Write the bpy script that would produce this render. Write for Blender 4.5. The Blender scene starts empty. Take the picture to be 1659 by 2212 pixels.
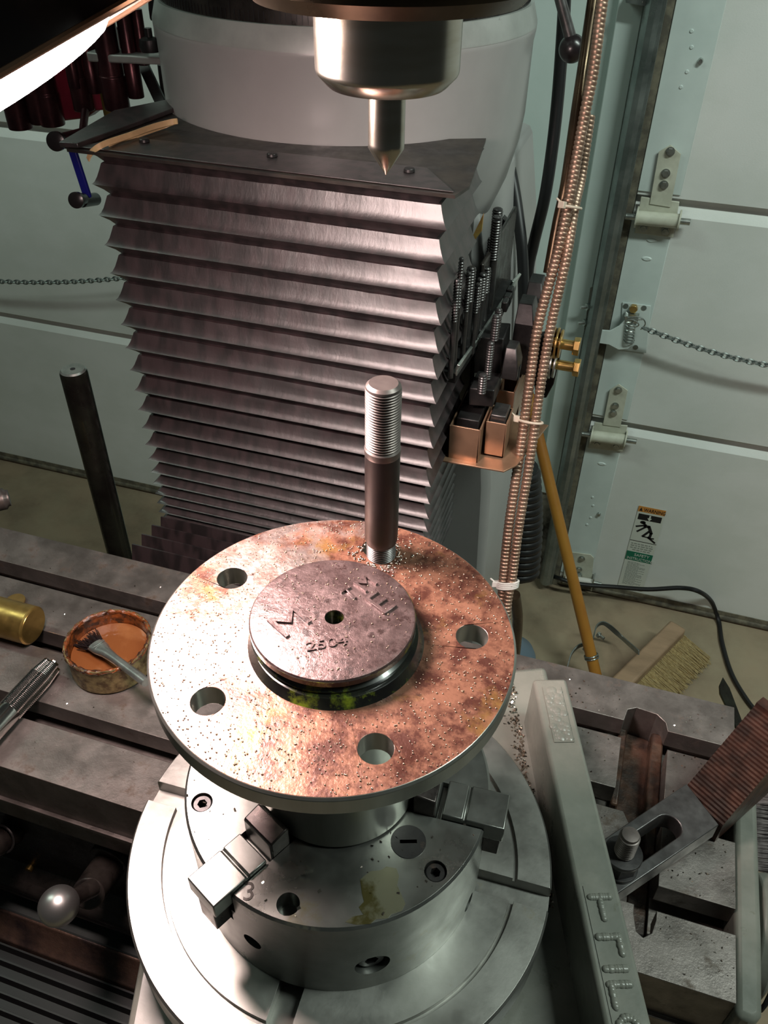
import bpy, bmesh, math, random
import numpy as np
from mathutils import Vector, Matrix
random.seed(7)
C = bpy.context.scene.collection
# ------------------------------------------------------------------ camera
CAMZ = 1.60                       # eye height; everything below is written relative to the lens, +X along the machine table, +Y away
F, CX, CY = 1798., 829.5, 1106.
_p, _r, _y = 0.6869, 0.01745, -0.2995
_up = np.array([math.sin(_r)*math.cos(_p), math.cos(_r)*math.cos(_p), math.sin(_p)])
_fw = np.array([0, 0, -1.]); _h = _fw-_up*_fw.dot(_up); _h /= np.linalg.norm(_h); _rt = np.cross(_h, _up)
RM = np.stack([_rt*math.cos(_y)+_h*math.sin(_y), -_rt*math.sin(_y)+_h*math.cos(_y), _up])
cd = bpy.data.cameras.new('camera'); cam = bpy.data.objects.new('camera', cd); C.objects.link(cam)
cd.sensor_fit = 'VERTICAL'; cd.sensor_height = 36; cd.lens = 36*F/2212; cd.clip_start = .01
cam.matrix_world = Matrix.Translation((0, 0, CAMZ)) @ Matrix([list(r) for r in RM]).to_4x4()
bpy.context.scene.camera = cam
# ------------------------------------------------------------------ light
S = bpy.context.scene
S.view_settings.view_transform = 'Standard'; S.view_settings.look = 'None'; S.view_settings.gamma = 1
S.view_settings.use_curve_mapping = False
S.view_settings.exposure = 0.0
w = bpy.data.worlds.new('room_light'); S.world = w; w.use_nodes = True
w.node_tree.nodes['Background'].inputs[0].default_value = (.70, .80, .74, 1)
w.node_tree.nodes['Background'].inputs[1].default_value = .036
LAMP_E = 125.
def area(name, loc, rot, sx, sy, power, col):
    l = bpy.data.lights.new(name, 'AREA'); l.shape = 'RECTANGLE'; l.size = sx; l.size_y = sy; l.energy = power; l.color = col
    o = bpy.data.objects.new(name, l); C.objects.link(o); o.location = (loc[0], loc[1], loc[2]+CAMZ); o.rotation_euler = rot
    return o
area('ceiling_tube_light', (1.15, .42, 1.25), (math.radians(12), math.radians(4), 0), 1.25, .16, 38, (.86, 1.0, .91))
area('ceiling_tube_light', (-1.8, .50, 1.10), (math.radians(14), 0, 0), 1.25, .16, 10.5, (.80, 1.0, .86))
# ------------------------------------------------------------------ helpers
def ray(px, py):
    return RM @ np.array([(px-CX)/F, -(py-CY)/F, -1.])
def Pz(px, py, z): d = ray(px, py); return Vector(d*(z/d[2]))
def Py(px, py, y): d = ray(px, py); return Vector(d*(y/d[1]))
def V(*a): return Vector(a)
def basis(d):
    d = Vector(d).normalized(); a = Vector((0, 0, 1)) if abs(d.z) < .9 else Vector((1, 0, 0))
    u = a.cross(d).normalized(); return u, d.cross(u), d
class B:
    def __init__(s): s.b = bmesh.new()
    def _hull(s, loops, caps=True, closed=True):
        n = len(loops[0]); rows = [[s.b.verts.new(p) for p in L] for L in loops]
        for a, c in zip(rows, rows[1:]):
            for i in range(n if closed else n-1):
                j = (i+1) % n; s.b.faces.new((a[i], a[j], c[j], c[i]))
        if caps:
            s.b.faces.new(rows[0][::-1]); s.b.faces.new(rows[-1])
        return s
    def box(s, a, c):
        x0, y0, z0 = [min(p, q) for p, q in zip(a, c)]; x1, y1, z1 = [max(p, q) for p, q in zip(a, c)]
        return s._hull([[(x0, y0, z), (x1, y0, z), (x1, y1, z), (x0, y1, z)] for z in (z0, z1)])
    def obox(s, c, u, v, w, hu, hv, hw):
        c, u, v, w = map(Vector, (c, u, v, w))
        return s._hull([[c+u*(a*hu)+v*(b*hv)+w*(k*hw) for a, b in ((-1, -1), (1, -1), (1, 1), (-1, 1))] for k in (-1, 1)])
    def prism(s, pts, vec):
        vec = Vector(vec); P = [Vector(p) for p in pts]; return s._hull([P, [p+vec for p in P]])
    def cyl(s, p0, p1, r0, r1=None, n=24, caps=True):
        return s.rev([(0, r0), ((Vector(p1)-Vector(p0)).length, r0 if r1 is None else r1)], p0, Vector(p1)-Vector(p0), n, caps)
    def rev(s, prof, p0, d=(0, 0, 1), n=48, caps=True):   # profile (height, radius) along d
        u, v, d = basis(d); p0 = Vector(p0)
        return s._hull([[p0+d*h+(u*math.cos(t)+v*math.sin(t))*max(r, 1e-5) for t in [2*math.pi*i/n for i in range(n)]] for h, r in prof], caps)
    def tube(s, pts, r, n=12, rf=None):
        P = [Vector(p) for p in pts]; loops = []; u = None
        for i, p in enumerate(P):
            t = (P[min(i+1, len(P)-1)]-P[max(i-1, 0)]).normalized()
            if u is None: u, v, _ = basis(t)
            else: u = (u-t*u.dot(t)).normalized(); v = t.cross(u)
            rr = rf(i) if rf else r
            loops.append([p+(u*math.cos(a)+v*math.sin(a))*rr for a in [2*math.pi*k/n for k in range(n)]])
        return s._hull(loops)
    def strip(s, pts, side, wd, th):      # flat bar along a path; side = width direction
        side = Vector(side).normalized(); P = [Vector(p) for p in pts]; loops = []
        for i, p in enumerate(P):
            t = (P[min(i+1, len(P)-1)]-P[max(i-1, 0)]).normalized(); n = t.cross(side).normalized()
            sd = n.cross(t).normalized()
            loops.append([p+sd*(a*wd/2)+n*(b*th/2) for a, b in ((-1, -1), (1, -1), (1, 1), (-1, 1))])
        return s._hull(loops)
    def ball(s, c, r, sc=(1, 1, 1), u=20, v=12):
        bmesh.ops.create_uvsphere(s.b, u_segments=u, v_segments=v, radius=r, matrix=Matrix.Translation(c) @ Matrix.Diagonal((*sc, 1)))
        return s
    def torus(s, c, d, R, r, n=32, m=10):
        u, v, d = basis(d); c = Vector(c); rows = []
        for i in range(n):
            a = 2*math.pi*i/n; e = u*math.cos(a)+v*math.sin(a)
            rows.append([s.b.verts.new(c+e*(R+r*math.cos(b))+d*(r*math.sin(b))) for b in [2*math.pi*k/m for k in range(m)]])
        for i in range(n):
            for k in range(m): s.b.faces.new((rows[i][k], rows[(i+1) % n][k], rows[(i+1) % n][(k+1) % m], rows[i][(k+1) % m]))
        return s
def sm(pts, k=6):          # smooth a path (Catmull-Rom)
    P = [Vector(p) for p in pts]; out = []
    for i in range(len(P)-1):
        a, b, c, d = P[max(i-1, 0)], P[i], P[i+1], P[min(i+2, len(P)-1)]
        for j in range(k):
            t = j/k; out.append(.5*((2*b)+(c-a)*t+(2*a-5*b+4*c-d)*t*t+(3*b-a-3*c+d)*t**3))
    return out+[P[-1]]
def setp(o, label=None, cat=None, group=None, kind=None):
    if label: o['label'] = label
    if cat: o['category'] = cat
    if group: o['group'] = group
    if kind: o['kind'] = kind
    return o
def thing(name, label, cat, loc, group=None, parent=None):
    o = bpy.data.objects.new(name, None); C.objects.link(o); o.empty_display_size = .01
    o.location = (loc[0], loc[1], loc[2]+CAMZ); o['_r'] = list(loc)
    if parent: o.parent = parent; o.location = Vector(loc)-Vector(parent['_r']); return setp(o, label)
    return setp(o, label, cat, group)
ROOT = {}
def ob(name, b, mat, parent=None, bev=0, ang=35, cut=None, sub=0, label=None, cat=None, group=None, kind=None):
    bm = b.b if isinstance(b, B) else b
    bmesh.ops.remove_doubles(bm, verts=bm.verts, dist=1e-7)
    bmesh.ops.recalc_face_normals(bm, faces=bm.faces)
    bs = [Vector(v.co) for v in bm.verts]
    if parent is None:
        lo = Vector((min(v.x for v in bs), min(v.y for v in bs), min(v.z for v in bs))); hi = Vector((max(v.x for v in bs), max(v.y for v in bs), max(v.z for v in bs)))
        org = Vector(((lo.x+hi.x)/2, (lo.y+hi.y)/2, lo.z))
    else: org = Vector(parent['_r'])
    me = bpy.data.meshes.new(name); o = bpy.data.objects.new(name, me); C.objects.link(o)
    def fill(m, bmx):
        bmesh.ops.translate(bmx, verts=bmx.verts, vec=-org); bmx.to_mesh(m); bmx.free()
    fill(me, bm)
    if cut is not None:
        cb = cut.b; bmesh.ops.recalc_face_normals(cb, faces=cb.faces); cm = bpy.data.meshes.new('cutter'); co = bpy.data.objects.new('cutter', cm); fill(cm, cb); C.objects.link(co)
        md = o.modifiers.new('b', 'BOOLEAN'); md.object = co; md.operation = 'DIFFERENCE'; md.solver = 'EXACT'; md.use_self = True
        dg = bpy.context.evaluated_depsgraph_get(); nm = bpy.data.meshes.new_from_object(o.evaluated_get(dg)); o.modifiers.clear(); o.data = nm; me = nm; nm.name = name
        bpy.data.objects.remove(co); bpy.data.meshes.remove(cm)
    for p in me.polygons: p.use_smooth = True
    me.set_sharp_from_angle(angle=math.radians(ang))
    me.materials.clear(); me.materials.append(mat)
    if bev:
        md = o.modifiers.new('bevel', 'BEVEL'); md.width = bev; md.segments = 2; md.limit_method = 'ANGLE'; md.angle_limit = math.radians(40); md.harden_normals = False
    if sub: md = o.modifiers.new('s', 'SUBSURF'); md.levels = md.render_levels = sub
    if parent is None: o.location = (org.x, org.y, org.z+CAMZ)
    else: o.parent = parent
    o['_r'] = list(org)
    return setp(o, label, cat, group, kind)
def text_bm(txt, size, ex):
    cu = bpy.data.curves.new('t', 'FONT'); cu.body = txt; cu.size = size; cu.extrude = ex; cu.resolution_u = 3; cu.align_x = 'LEFT'
    o = bpy.data.objects.new('t', cu); C.objects.link(o); dg = bpy.context.evaluated_depsgraph_get()
    m = bpy.data.meshes.new_from_object(o.evaluated_get(dg)); bm = bmesh.new(); bm.from_mesh(m)
    bpy.data.objects.remove(o); bpy.data.curves.remove(cu); bpy.data.meshes.remove(m); return bm
def add_text(b, txt, size, ex, org, right, up, sx=1.0):
    bm = text_bm(txt, size, ex); r = Vector(right).normalized(); u = Vector(up).normalized(); n = r.cross(u)
    M = Matrix.Translation(org) @ Matrix((r*sx, u, n)).transposed().to_4x4()
    bmesh.ops.transform(bm, matrix=M, verts=bm.verts); m = bpy.data.meshes.new('x'); bm.to_mesh(m); bm.free(); b.b.from_mesh(m); bpy.data.meshes.remove(m)
# ------------------------------------------------------------------ materials
def mat(name, c1, c2=None, rough=.5, metal=0., scale=20., det=6., lo=.4, hi=.6, bump=0., bscale=None, rvar=0., stretch=(1, 1, 1), c3=None, s3=None, lo3=.55, hi3=.65, emit=None, es=0, coat=0., bdist=.001, spec=.5):
    m = bpy.data.materials.new(name); m.use_nodes = True; nt = m.node_tree; n = nt.nodes; L = nt.links; bs = n['Principled BSDF']
    bs.inputs['Base Color'].default_value = (*c1, 1); bs.inputs['Roughness'].default_value = rough; bs.inputs['Metallic'].default_value = metal
    bs.inputs['Coat Weight'].default_value = coat; bs.inputs['Coat Roughness'].default_value = .12; bs.inputs['Specular IOR Level'].default_value = spec
    tc = n.new('ShaderNodeTexCoord'); mp = n.new('ShaderNodeMapping'); L.new(tc.outputs['Object'], mp.inputs[0]); mp.inputs['Scale'].default_value = stretch
    def noise(sc, d=det, r=.6):
        x = n.new('ShaderNodeTexNoise'); x.inputs['Scale'].default_value = sc; x.inputs['Detail'].default_value = d; x.inputs['Roughness'].default_value = r; L.new(mp.outputs[0], x.inputs['Vector']); return x.outputs['Fac']
    def rng(src, a, b_, c=0, d=1):
        x = n.new('ShaderNodeMapRange'); L.new(src, x.inputs[0]); x.inputs[1].default_value = a; x.inputs[2].default_value = b_; x.inputs[3].default_value = c; x.inputs[4].default_value = d; return x.outputs[0]
    col = None
    if c2:
        f = rng(noise(scale), lo, hi); mx = n.new('ShaderNodeMix'); mx.data_type = 'RGBA'; L.new(f, mx.inputs[0]); mx.inputs[6].default_value = (*c1, 1); mx.inputs[7].default_value = (*c2, 1); col = mx.outputs[2]
        if c3:
            f3 = rng(noise(s3 or scale*.35, 8, .7), lo3, hi3); m3 = n.new('ShaderNodeMix'); m3.data_type = 'RGBA'; L.new(f3, m3.inputs[0]); L.new(col, m3.inputs[6]); m3.inputs[7].default_value = (*c3, 1); col = m3.outputs[2]
            if metal: L.new(rng(f3, 0, 1, metal, metal*.15), bs.inputs['Metallic'])
        L.new(col, bs.inputs['Base Color'])
    if rvar: L.new(rng(noise(scale*1.7), .35, .65, max(.03, rough-rvar), min(1, rough+rvar)), bs.inputs['Roughness'])
    if bump:
        bn = n.new('ShaderNodeBump'); bn.inputs['Strength'].default_value = bump; bn.inputs['Distance'].default_value = bdist; L.new(noise(bscale or scale*8, 5, .65), bn.inputs['Height']); L.new(bn.outputs[0], bs.inputs['Normal'])
        if coat: L.new(bn.outputs[0], bs.inputs['Coat Normal'])
    if emit: bs.inputs['Emission Color'].default_value = (*emit, 1); bs.inputs['Emission Strength'].default_value = es
    return m
M = {}
M['door'] = mat('white_door_skin', (.76, .775, .755), (.71, .73, .70), .55, scale=6, bump=.25, bscale=260, stretch=(1, 1, 1.6), bdist=.0008)
M['stile'] = mat('pale_painted_steel', (.68, .76, .74), (.62, .70, .68), .42, scale=9, bump=.05, bscale=120)
M['wall'] = mat('pale_wall', (.66, .75, .73), (.60, .70, .67), .7, scale=5, c3=(.16, .13, .09), s3=30, lo3=.76, hi3=.8, bump=.1, bscale=60)
M['dirty'] = mat('corroded_wall_foot', (.30, .28, .24), (.04, .035, .03), .9, scale=14, bump=.4, bscale=60)
M['galv'] = mat('galvanised_steel', (.30, .33, .32), (.20, .23, .22), .38, .8, scale=14, rvar=.12, bump=.05)
M['zinc'] = mat('zinc_plate', (.55, .58, .55), (.35, .38, .36), .3, .9, scale=60)
M['hinge'] = mat('cream_painted_steel', (.62, .62, .52), (.52, .52, .43), .4, scale=30, c3=(.30, .20, .12), s3=60, lo3=.66, hi3=.72)
M['floor'] = mat('stained_concrete', (.33, .245, .165), (.22, .165, .11), .75, scale=7, c3=(.33, .28, .19), s3=2.2, lo3=.45, hi3=.7, bump=.12, bscale=90)
M['seal'] = mat('rubber_seal', (.10, .09, .07), (.20, .18, .13), .7, scale=40)
M['black'] = mat('black_rubber', (.008, .008, .009), None, .45, bump=.05, bscale=200)
M['blackp'] = mat('black_plastic', (.014, .011, .012), None, .28)
M['vinyl'] = mat('grey_black_vinyl', (.029, .0175, .019), (.010, .0065, .007), .44, scale=34, lo=.40, hi=.60, det=1, bump=.22, bscale=24, stretch=(2.6, 2.6, .5), bdist=.002, spec=1., coat=.45)  # darker streaks put the shade of the pleat dimples into the colour
M['vinyl'].node_tree.nodes['Principled BSDF'].inputs['Coat Roughness'].default_value = .36
M['vinyl_top'] = mat('oily_black_sheet', (.018, .015, .014), (.034, .027, .022), .45, scale=30, rvar=.12, bump=.15, bscale=90)
M['paint'] = mat('grey_machine_enamel', (.33, .325, .32), (.30, .295, .29), .30, scale=10, c3=(.07, .055, .04), s3=95, lo3=.72, hi3=.76, bump=.08, bscale=22)
M['paintlip'] = mat('worn_enamel_lip', (.33, .345, .33), (.26, .275, .26), .35, scale=18, c3=(.06, .05, .03), s3=110, lo3=.68, hi3=.72)
M['green'] = mat('grey_green_enamel', (.185, .185, .16), (.135, .142, .122), .36, scale=24, c3=(.10, .10, .07), s3=70, lo3=.64, hi3=.72, bump=.25, bscale=45, rvar=.1)
M['dark'] = mat('dark_oily_iron', (.040, .034, .030), (.016, .013, .012), .34, .4, scale=40, rvar=.12, bump=.2, bscale=90)
M['rustbrown'] = mat('oily_rusty_iron', (.085, .045, .030), (.028, .018, .014), .42, .3, scale=60, rvar=.15, bump=.6, bscale=160)
M['table'] = mat('worn_machine_table_iron', (.215, .19, .178), (.15, .132, .122), .44, .75, scale=34, c3=(.075, .052, .038), s3=60, lo3=.56, hi3=.68, rvar=.10, bump=.22, bscale=420)
M['steel'] = mat('ground_steel', (.31, .305, .285), (.235, .232, .215), .38, .9, scale=20, c3=(.17, .14, .075), s3=26, lo3=.63, hi3=.75, rvar=.08, bump=.05, bscale=260)
M['chucks'] = mat('chuck_steel', (.225, .226, .212), (.165, .168, .156), .34, .9, scale=22, c3=(.12, .10, .045), s3=24, lo3=.60, hi3=.70, rvar=.08, bump=.05, bscale=260)
M['edge'] = mat('turned_steel', (.38, .38, .35), (.28, .28, .25), .33, .9, scale=30, stretch=(1, 1, .1))
M['blacksteel'] = mat('black_oxide_steel', (.055, .052, .052), (.035, .033, .034), .38, .7, scale=50, c3=(.10, .06, .04), s3=60, lo3=.62, hi3=.72, rvar=.08, bump=.06)
M['bluesteel'] = mat('satin_dark_steel', (.13, .125, .125), (.09, .085, .085), .36, .8, scale=60, rvar=.06)
M['stain'] = mat('olive_oil_stain', (.085, .072, .022), (.20, .19, .13), .36, .7, scale=70, lo=.42, hi=.55)
M['jaw'] = mat('dark_jaw_steel', (.12, .10, .095), (.06, .05, .048), .33, .85, scale=50, rvar=.1)
M['chrome'] = mat('polished_steel', (.52, .50, .48), None, .16, 1.)
M['satin'] = mat('satin_ball_steel', (.46, .46, .45), None, .36, .95)
M['nose'] = mat('satin_spindle_steel', (.46, .43, .38), (.38, .34, .28), .22, 1., scale=18, stretch=(1, 1, 8))
M['housing'] = mat('oily_bronze_brown_steel', (.10, .070, .042), (.05, .035, .022), .3, .8, scale=18, rvar=.08)
M['copperhose'] = mat('coated_steel_conduit', (.45, .31, .235), (.34, .23, .17), .42, .8, scale=60)
M['tan'] = mat('lamp_tinted_metal', (.42, .255, .165), (.32, .19, .12), .36, .6, scale=22, rvar=.08, bump=.05)
M['brass'] = mat('brass', (.42, .28, .085), (.30, .20, .06), .38, .9, scale=45, rvar=.1, bump=.06)
M['gold'] = mat('yellow_zinc_plate', (.68, .46, .17), (.52, .34, .12), .28, .9, scale=60)
M['canout'] = mat('corroded_tin', (.30, .24, .11), (.10, .065, .03), .42, .6, scale=130, rvar=.12, bump=.4, bscale=240)
M['canin'] = mat('rusty_crust', (.20, .05, .010), (.030, .012, .006), .25, .1, scale=120, bump=1., bscale=260, coat=.6)
M['oil'] = mat('cloudy_brown_cutting_fluid', (.17, .058, .018), (.26, .11, .042), .10, scale=30, coat=1., lo=.5, hi=.75)
M['wood'] = mat('yellow_painted_handle', (.42, .19, .03), (.28, .085, .014), .4, scale=5, stretch=(1, 1, .6), lo=.4, hi=.65)
M['brushwood'] = mat('bare_brush_wood', (.36, .24, .15), (.27, .18, .11), .6, scale=25, stretch=(.3, 1, 1))
M['bristle'] = mat('straw_bristles', (.60, .50, .28), (.46, .36, .18), .7, scale=200)
M['dbristle'] = mat('grey_bristles', (.20, .17, .17), (.10, .085, .085), .6, scale=200)
M['blue'] = mat('blue_anodised_bar', (.010, .012, .22), None, .42)
M['maroon'] = mat('flare_reddened_plate', (.20, .012, .03), (.13, .008, .02), .4, scale=20)  # dark red is lens flare put into the colour
M['maroonm'] = mat('flare_tinted_steel', (.085, .032, .036), (.05, .02, .024), .3, .75, scale=40)  # reddish tint of the lens flare, painted onto dark steel
M['band'] = mat('tan_rubber', (.62, .43, .22), (.52, .35, .18), .55, scale=60)
M['tie'] = mat('nylon_tie', (.62, .52, .42), None, .5)
M['tiew'] = mat('white_nylon_tie', (.66, .64, .60), None, .5)
M['shade'] = mat('dark_lamp_shade', (.05, .038, .045), (.035, .028, .03), .22, .5, scale=8)
M['shadein'] = mat('aluminium_lamp_inside', (.8, .72, .62), None, .25, .9)
M['bulb'] = mat('frosted_bulb', (1, 1, 1), None, .5, emit=(1., .77, .72), es=LAMP_E)
M['orange'] = mat('sticker_orange', (.62, .26, .06), None, .5)
M['white'] = mat('sticker_white', (.66, .68, .62), None, .5)
M['ink'] = mat('sticker_black', (.01, .01, .012), None, .5)
M['greenink'] = mat('sticker_green', (.01, .16, .09), None, .5)
M['greyink'] = mat('sticker_grey_print', (.30, .32, .29), None, .5)
M['yellowtag'] = mat('yellow_label', (.5, .36, .10), (.42, .16, .05), .5, scale=60)
M['bluegrey'] = mat('blue_grey_plastic', (.16, .22, .28), None, .5)
M['rag'] = mat('grimy_white_plastic', (.36, .36, .32), (.20, .20, .17), .6, scale=30)
M['chip'] = mat('bright_metal_chips', (.70, .60, .52), None, .18, 1.)
M['bead'] = mat('oil_beads', (.35, .22, .15), None, .06, .6, coat=1.)
M['oiledge'] = mat('wet_dark_grey_paint', (.055, .065, .062), (.035, .04, .04), .3, 0, scale=20, bump=.1)
M['oilband'] = mat('oily_brown_iron', (.12, .075, .055), (.03, .022, .022), .34, .4, scale=22, rvar=.12, bump=.7, bscale=150)
M['stud'] = mat('phosphated_stud_steel', (.022, .014, .0125), (.015, .010, .0095), .47, .2, scale=60, rvar=.05)
M['studthread'] = mat('machined_thread_steel', (.17, .145, .135), (.125, .105, .10), .42, .7, scale=60)
M['bluebar'] = mat('dark_green_black_bar', (.028, .030, .022), (.016, .014, .012), .25, .7, scale=30, rvar=.1)

def rust_mat():
    m = bpy.data.materials.new('rust_mottled_flange_steel'); m.use_nodes = True; nt = m.node_tree; n = nt.nodes; L = nt.links; bs = n['Principled BSDF']
    tc = n.new('ShaderNodeTexCoord')
    def noise(sc, d=8, r=.65, off=0):
        mp = n.new('ShaderNodeMapping'); mp.inputs['Location'].default_value = (off, off*.7, 0); L.new(tc.outputs['Object'], mp.inputs[0])
        x = n.new('ShaderNodeTexNoise'); x.inputs['Scale'].default_value = sc; x.inputs['Detail'].default_value = d; x.inputs['Roughness'].default_value = r; L.new(mp.outputs[0], x.inputs['Vector']); return x.outputs['Fac']
    def rng(src, a, b_, c=0, d=1):
        x = n.new('ShaderNodeMapRange'); L.new(src, x.inputs[0]); x.inputs[1].default_value = a; x.inputs[2].default_value = b_; x.inputs[3].default_value = c; x.inputs[4].default_value = d; return x.outputs[0]
    def mix(f, a, b_):
        mx = n.new('ShaderNodeMix'); mx.data_type = 'RGBA'; L.new(f, mx.inputs[0])
        for k, q in ((6, a), (7, b_)):
            if isinstance(q, tuple): mx.inputs[k].default_value = (*q, 1)
            else: L.new(q, mx.inputs[k])
        return mx.outputs[2]
    sep = n.new('ShaderNodeSeparateXYZ'); L.new(tc.outputs['Object'], sep.inputs[0])
    # the plate is cleaner steel on its -X side and rustier towards +X (patches keep their own irregular outline)
    gx = rng(sep.outputs['X'], -.05, .04, -.06, .24)
    ad = n.new('ShaderNodeMath'); ad.operation = 'ADD'; L.new(noise(26, 10, .72, 3.1), ad.inputs[0]); L.new(gx, ad.inputs[1])
    rust = rng(ad.outputs[0], .44, .58)
    steel = mix(rng(noise(110, 8, .75), .42, .60), (.50, .43, .40), (.30, .21, .18))
    brown = mix(rng(noise(80, 8, .75, 5), .42, .58), (.25, .118, .075), (.075, .026, .018))
    brown = mix(rng(noise(30, 8, .7, 9), .56, .68), brown, (.22, .125, .035))
    col = mix(rust, steel, brown); col = mix(rng(noise(150, 4, .7, 2), .62, .7), col, (.07, .035, .025))
    L.new(col, bs.inputs['Base Color']); L.new(rng(rust, 0, 1, .95, .45), bs.inputs['Metallic']); L.new(rng(noise(45, 5, .6, 7), .3, .7, .27, .42), bs.inputs['Roughness'])
    bn = n.new('ShaderNodeBump'); bn.inputs['Strength'].default_value = .38; bn.inputs['Distance'].default_value = .0006; L.new(noise(380, 4, .6), bn.inputs['Height']); L.new(bn.outputs[0], bs.inputs['Normal'])
    bs.inputs['Coat Weight'].default_value = .45; bs.inputs['Coat Roughness'].default_value = .12; L.new(bn.outputs[0], bs.inputs['Coat Normal'])
    return m
M['rust'] = rust_mat()
M['cap'] = mat('pitted_cast_cap', (.155, .108, .105), (.095, .062, .060), .36, .7, scale=110, c3=(.025, .012, .011), s3=190, lo3=.52, hi3=.60, rvar=.1, bump=.6, bscale=420, bdist=.0005, coat=.35)
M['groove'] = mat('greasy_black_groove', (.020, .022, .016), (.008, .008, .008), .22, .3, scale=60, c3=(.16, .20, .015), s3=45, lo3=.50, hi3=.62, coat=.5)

# ================================================================== setting
YD = 1.72; ZF = -1.60
b = B(); b.box((-3, -1.6, ZF-.05), (2.6, YD+.10, ZF)); ob('floor', b, M['floor'], kind='structure')
b = B(); b.box((-1.02, YD+.02, ZF), (-.028, YD+.10, .9)); ob('wall_back', b, M['wall'], kind='structure')
x_trim = Py(1337, 0, YD).x
b = B(); b.box((x_trim, YD-.002, ZF+.30), (-.078, YD+.022, .9)); ob('trim_1', b, M['wall'], kind='structure', bev=.002)
b = B(); b.box((x_trim-.10, YD+.004, ZF), (-.078, YD+.022, ZF+.33)); ob('trim_2', b, M['dirty'], kind='structure')
SE = [-.5435, -1.0544]
def panel_prof(z1, z0, bottom=False):     # z1 top, z0 bottom: sloped tongue on the top edge, square lip at the bottom
    return [(YD, z0), (YD, z1-.034), (YD+.016, z1-.012), (YD+.016, z1+.004), (YD+.045, z1+.004), (YD+.045, z0)]
def door(idx, x0, x1):
    root = bpy.data.objects.new('door_%d' % idx, None); C.objects.link(root); root.location = ((x0+x1)/2, YD, ZF+CAMZ); root['_r'] = [(x0+x1)/2, YD, ZF]; root['kind'] = 'structure'
    for z1, z0 in ((-.03, SE[0]), (SE[0], SE[1]), (SE[1], ZF+.032), (.49, -.03)):
        b = B(); b.prism([(x0, y, z) for y, z in panel_prof(z1, z0)], (x1-x0, 0, 0)); ob('door_panel', b, M['door'], root, bev=.0012)
    b = B(); b.cyl((x0, YD+.006, ZF+.012), (x1, YD+.006, ZF+.012), .012, n=12); b.box((x0, YD-.002, ZF+.018), (x1, YD+.03, ZF+.034)); ob('bottom_seal', b, M['seal'], root)
    return root
d1 = door(1, -2.9, -1.02); d2 = door(2, -.027, 2.5)
for z1, z0 in ((.45, SE[0]+.008), (SE[0]-.036, SE[1]+.008), (SE[1]-.036, ZF+.05)):     # end stiles of the right door
    b = B(); b.box((-.027, YD-.003, z0), (.0535, YD+.001, z1)); ob('end_stile', b, M['stile'], d2, bev=.001)
def oval_part(px, py, name='embossed_slot', rx=.011, rz=.0045, parent=d2, m='stile', yy=.0015):
    c = Py(px, py, YD-.003); b = B(); b._hull([[(c.x+rx*k*math.cos(t), c.y-yy*(1-(k-.7)/.3), c.z+rz*k*math.sin(t)) for t in [2*math.pi*i/16 for i in range(16)]] for k in (1, .7)]); return ob(name, b, M[m], parent)
for p in ((1407, 519), (1397, 559), (1300, 1002)): oval_part(*p)
for p in ((1494, 67), (1494, 102), (1484, 155), (1471, 188), (1280, 1074), (1281, 1092), (1276, 1118), (1268, 1133)): oval_part(*p, name='dimple', rx=.0035, rz=.0035)
for p in ((1513, 132), (1294, 1110)): oval_part(*p, name='screw', rx=.005, rz=.006, m='zinc', yy=.006)
# track of the right door
def zline(px, py): return Py(px, py, YD-.03)
tr = bpy.data.objects.new('trim_3', None); C.objects.link(tr); tr.location = (-.05, YD-.03, ZF+CAMZ); tr['_r'] = [-.05, YD-.03, ZF]; tr['kind'] = 'structure'
b = B(); prof = [(-.077, .0), (-.074, -.018), (-.066, -.028), (-.056, -.030), (-.047, -.024), (-.046, -.020), (-.050, -.021), (-.057, -.026), (-.066, -.024), (-.071, -.014), (-.073, .0)]
b.prism([(x, YD-.02+y, ZF+.03) for x, y in prof], (0, 0, 2.5)); ob('track_channel', b, M['galv'], tr)
b = B(); b.box((-.046, YD-.040, ZF+.03), (-.041, YD-.012, .9)); ob('track_lip', b, M['galv'], tr)
b = B(); b.box((-.041, YD-.006, ZF), (-.028, YD+.022, .9)); ob('jamb_gap', b, M['seal'], tr)
b = B(); b.prism([Py(*p, YD-.03) for p in ((1350, -6), (1402, -4), (1397, 14), (1352, 6))], (0, .05, 0)); ob('track_bracket', b, M['galv'], tr)
b = B(); b.prism([Py(*p, YD-.022) for p in ((1291, 612), (1284, 716), (1262, 712), (1275, 622))], (0, .003, 0)); ob('track_bracket', b, M['galv'], tr)
for p in ((1272, 663), (1266, 697)):
    c = Py(*p, YD-.024); b = B(); b.cyl(c, c+V(-.016, -.008, 0), .0035, n=10); b.cyl(c, c+V(-.005, -.003, 0), .008, n=6); ob('track_bolt', b, M['zinc'], tr)

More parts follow.
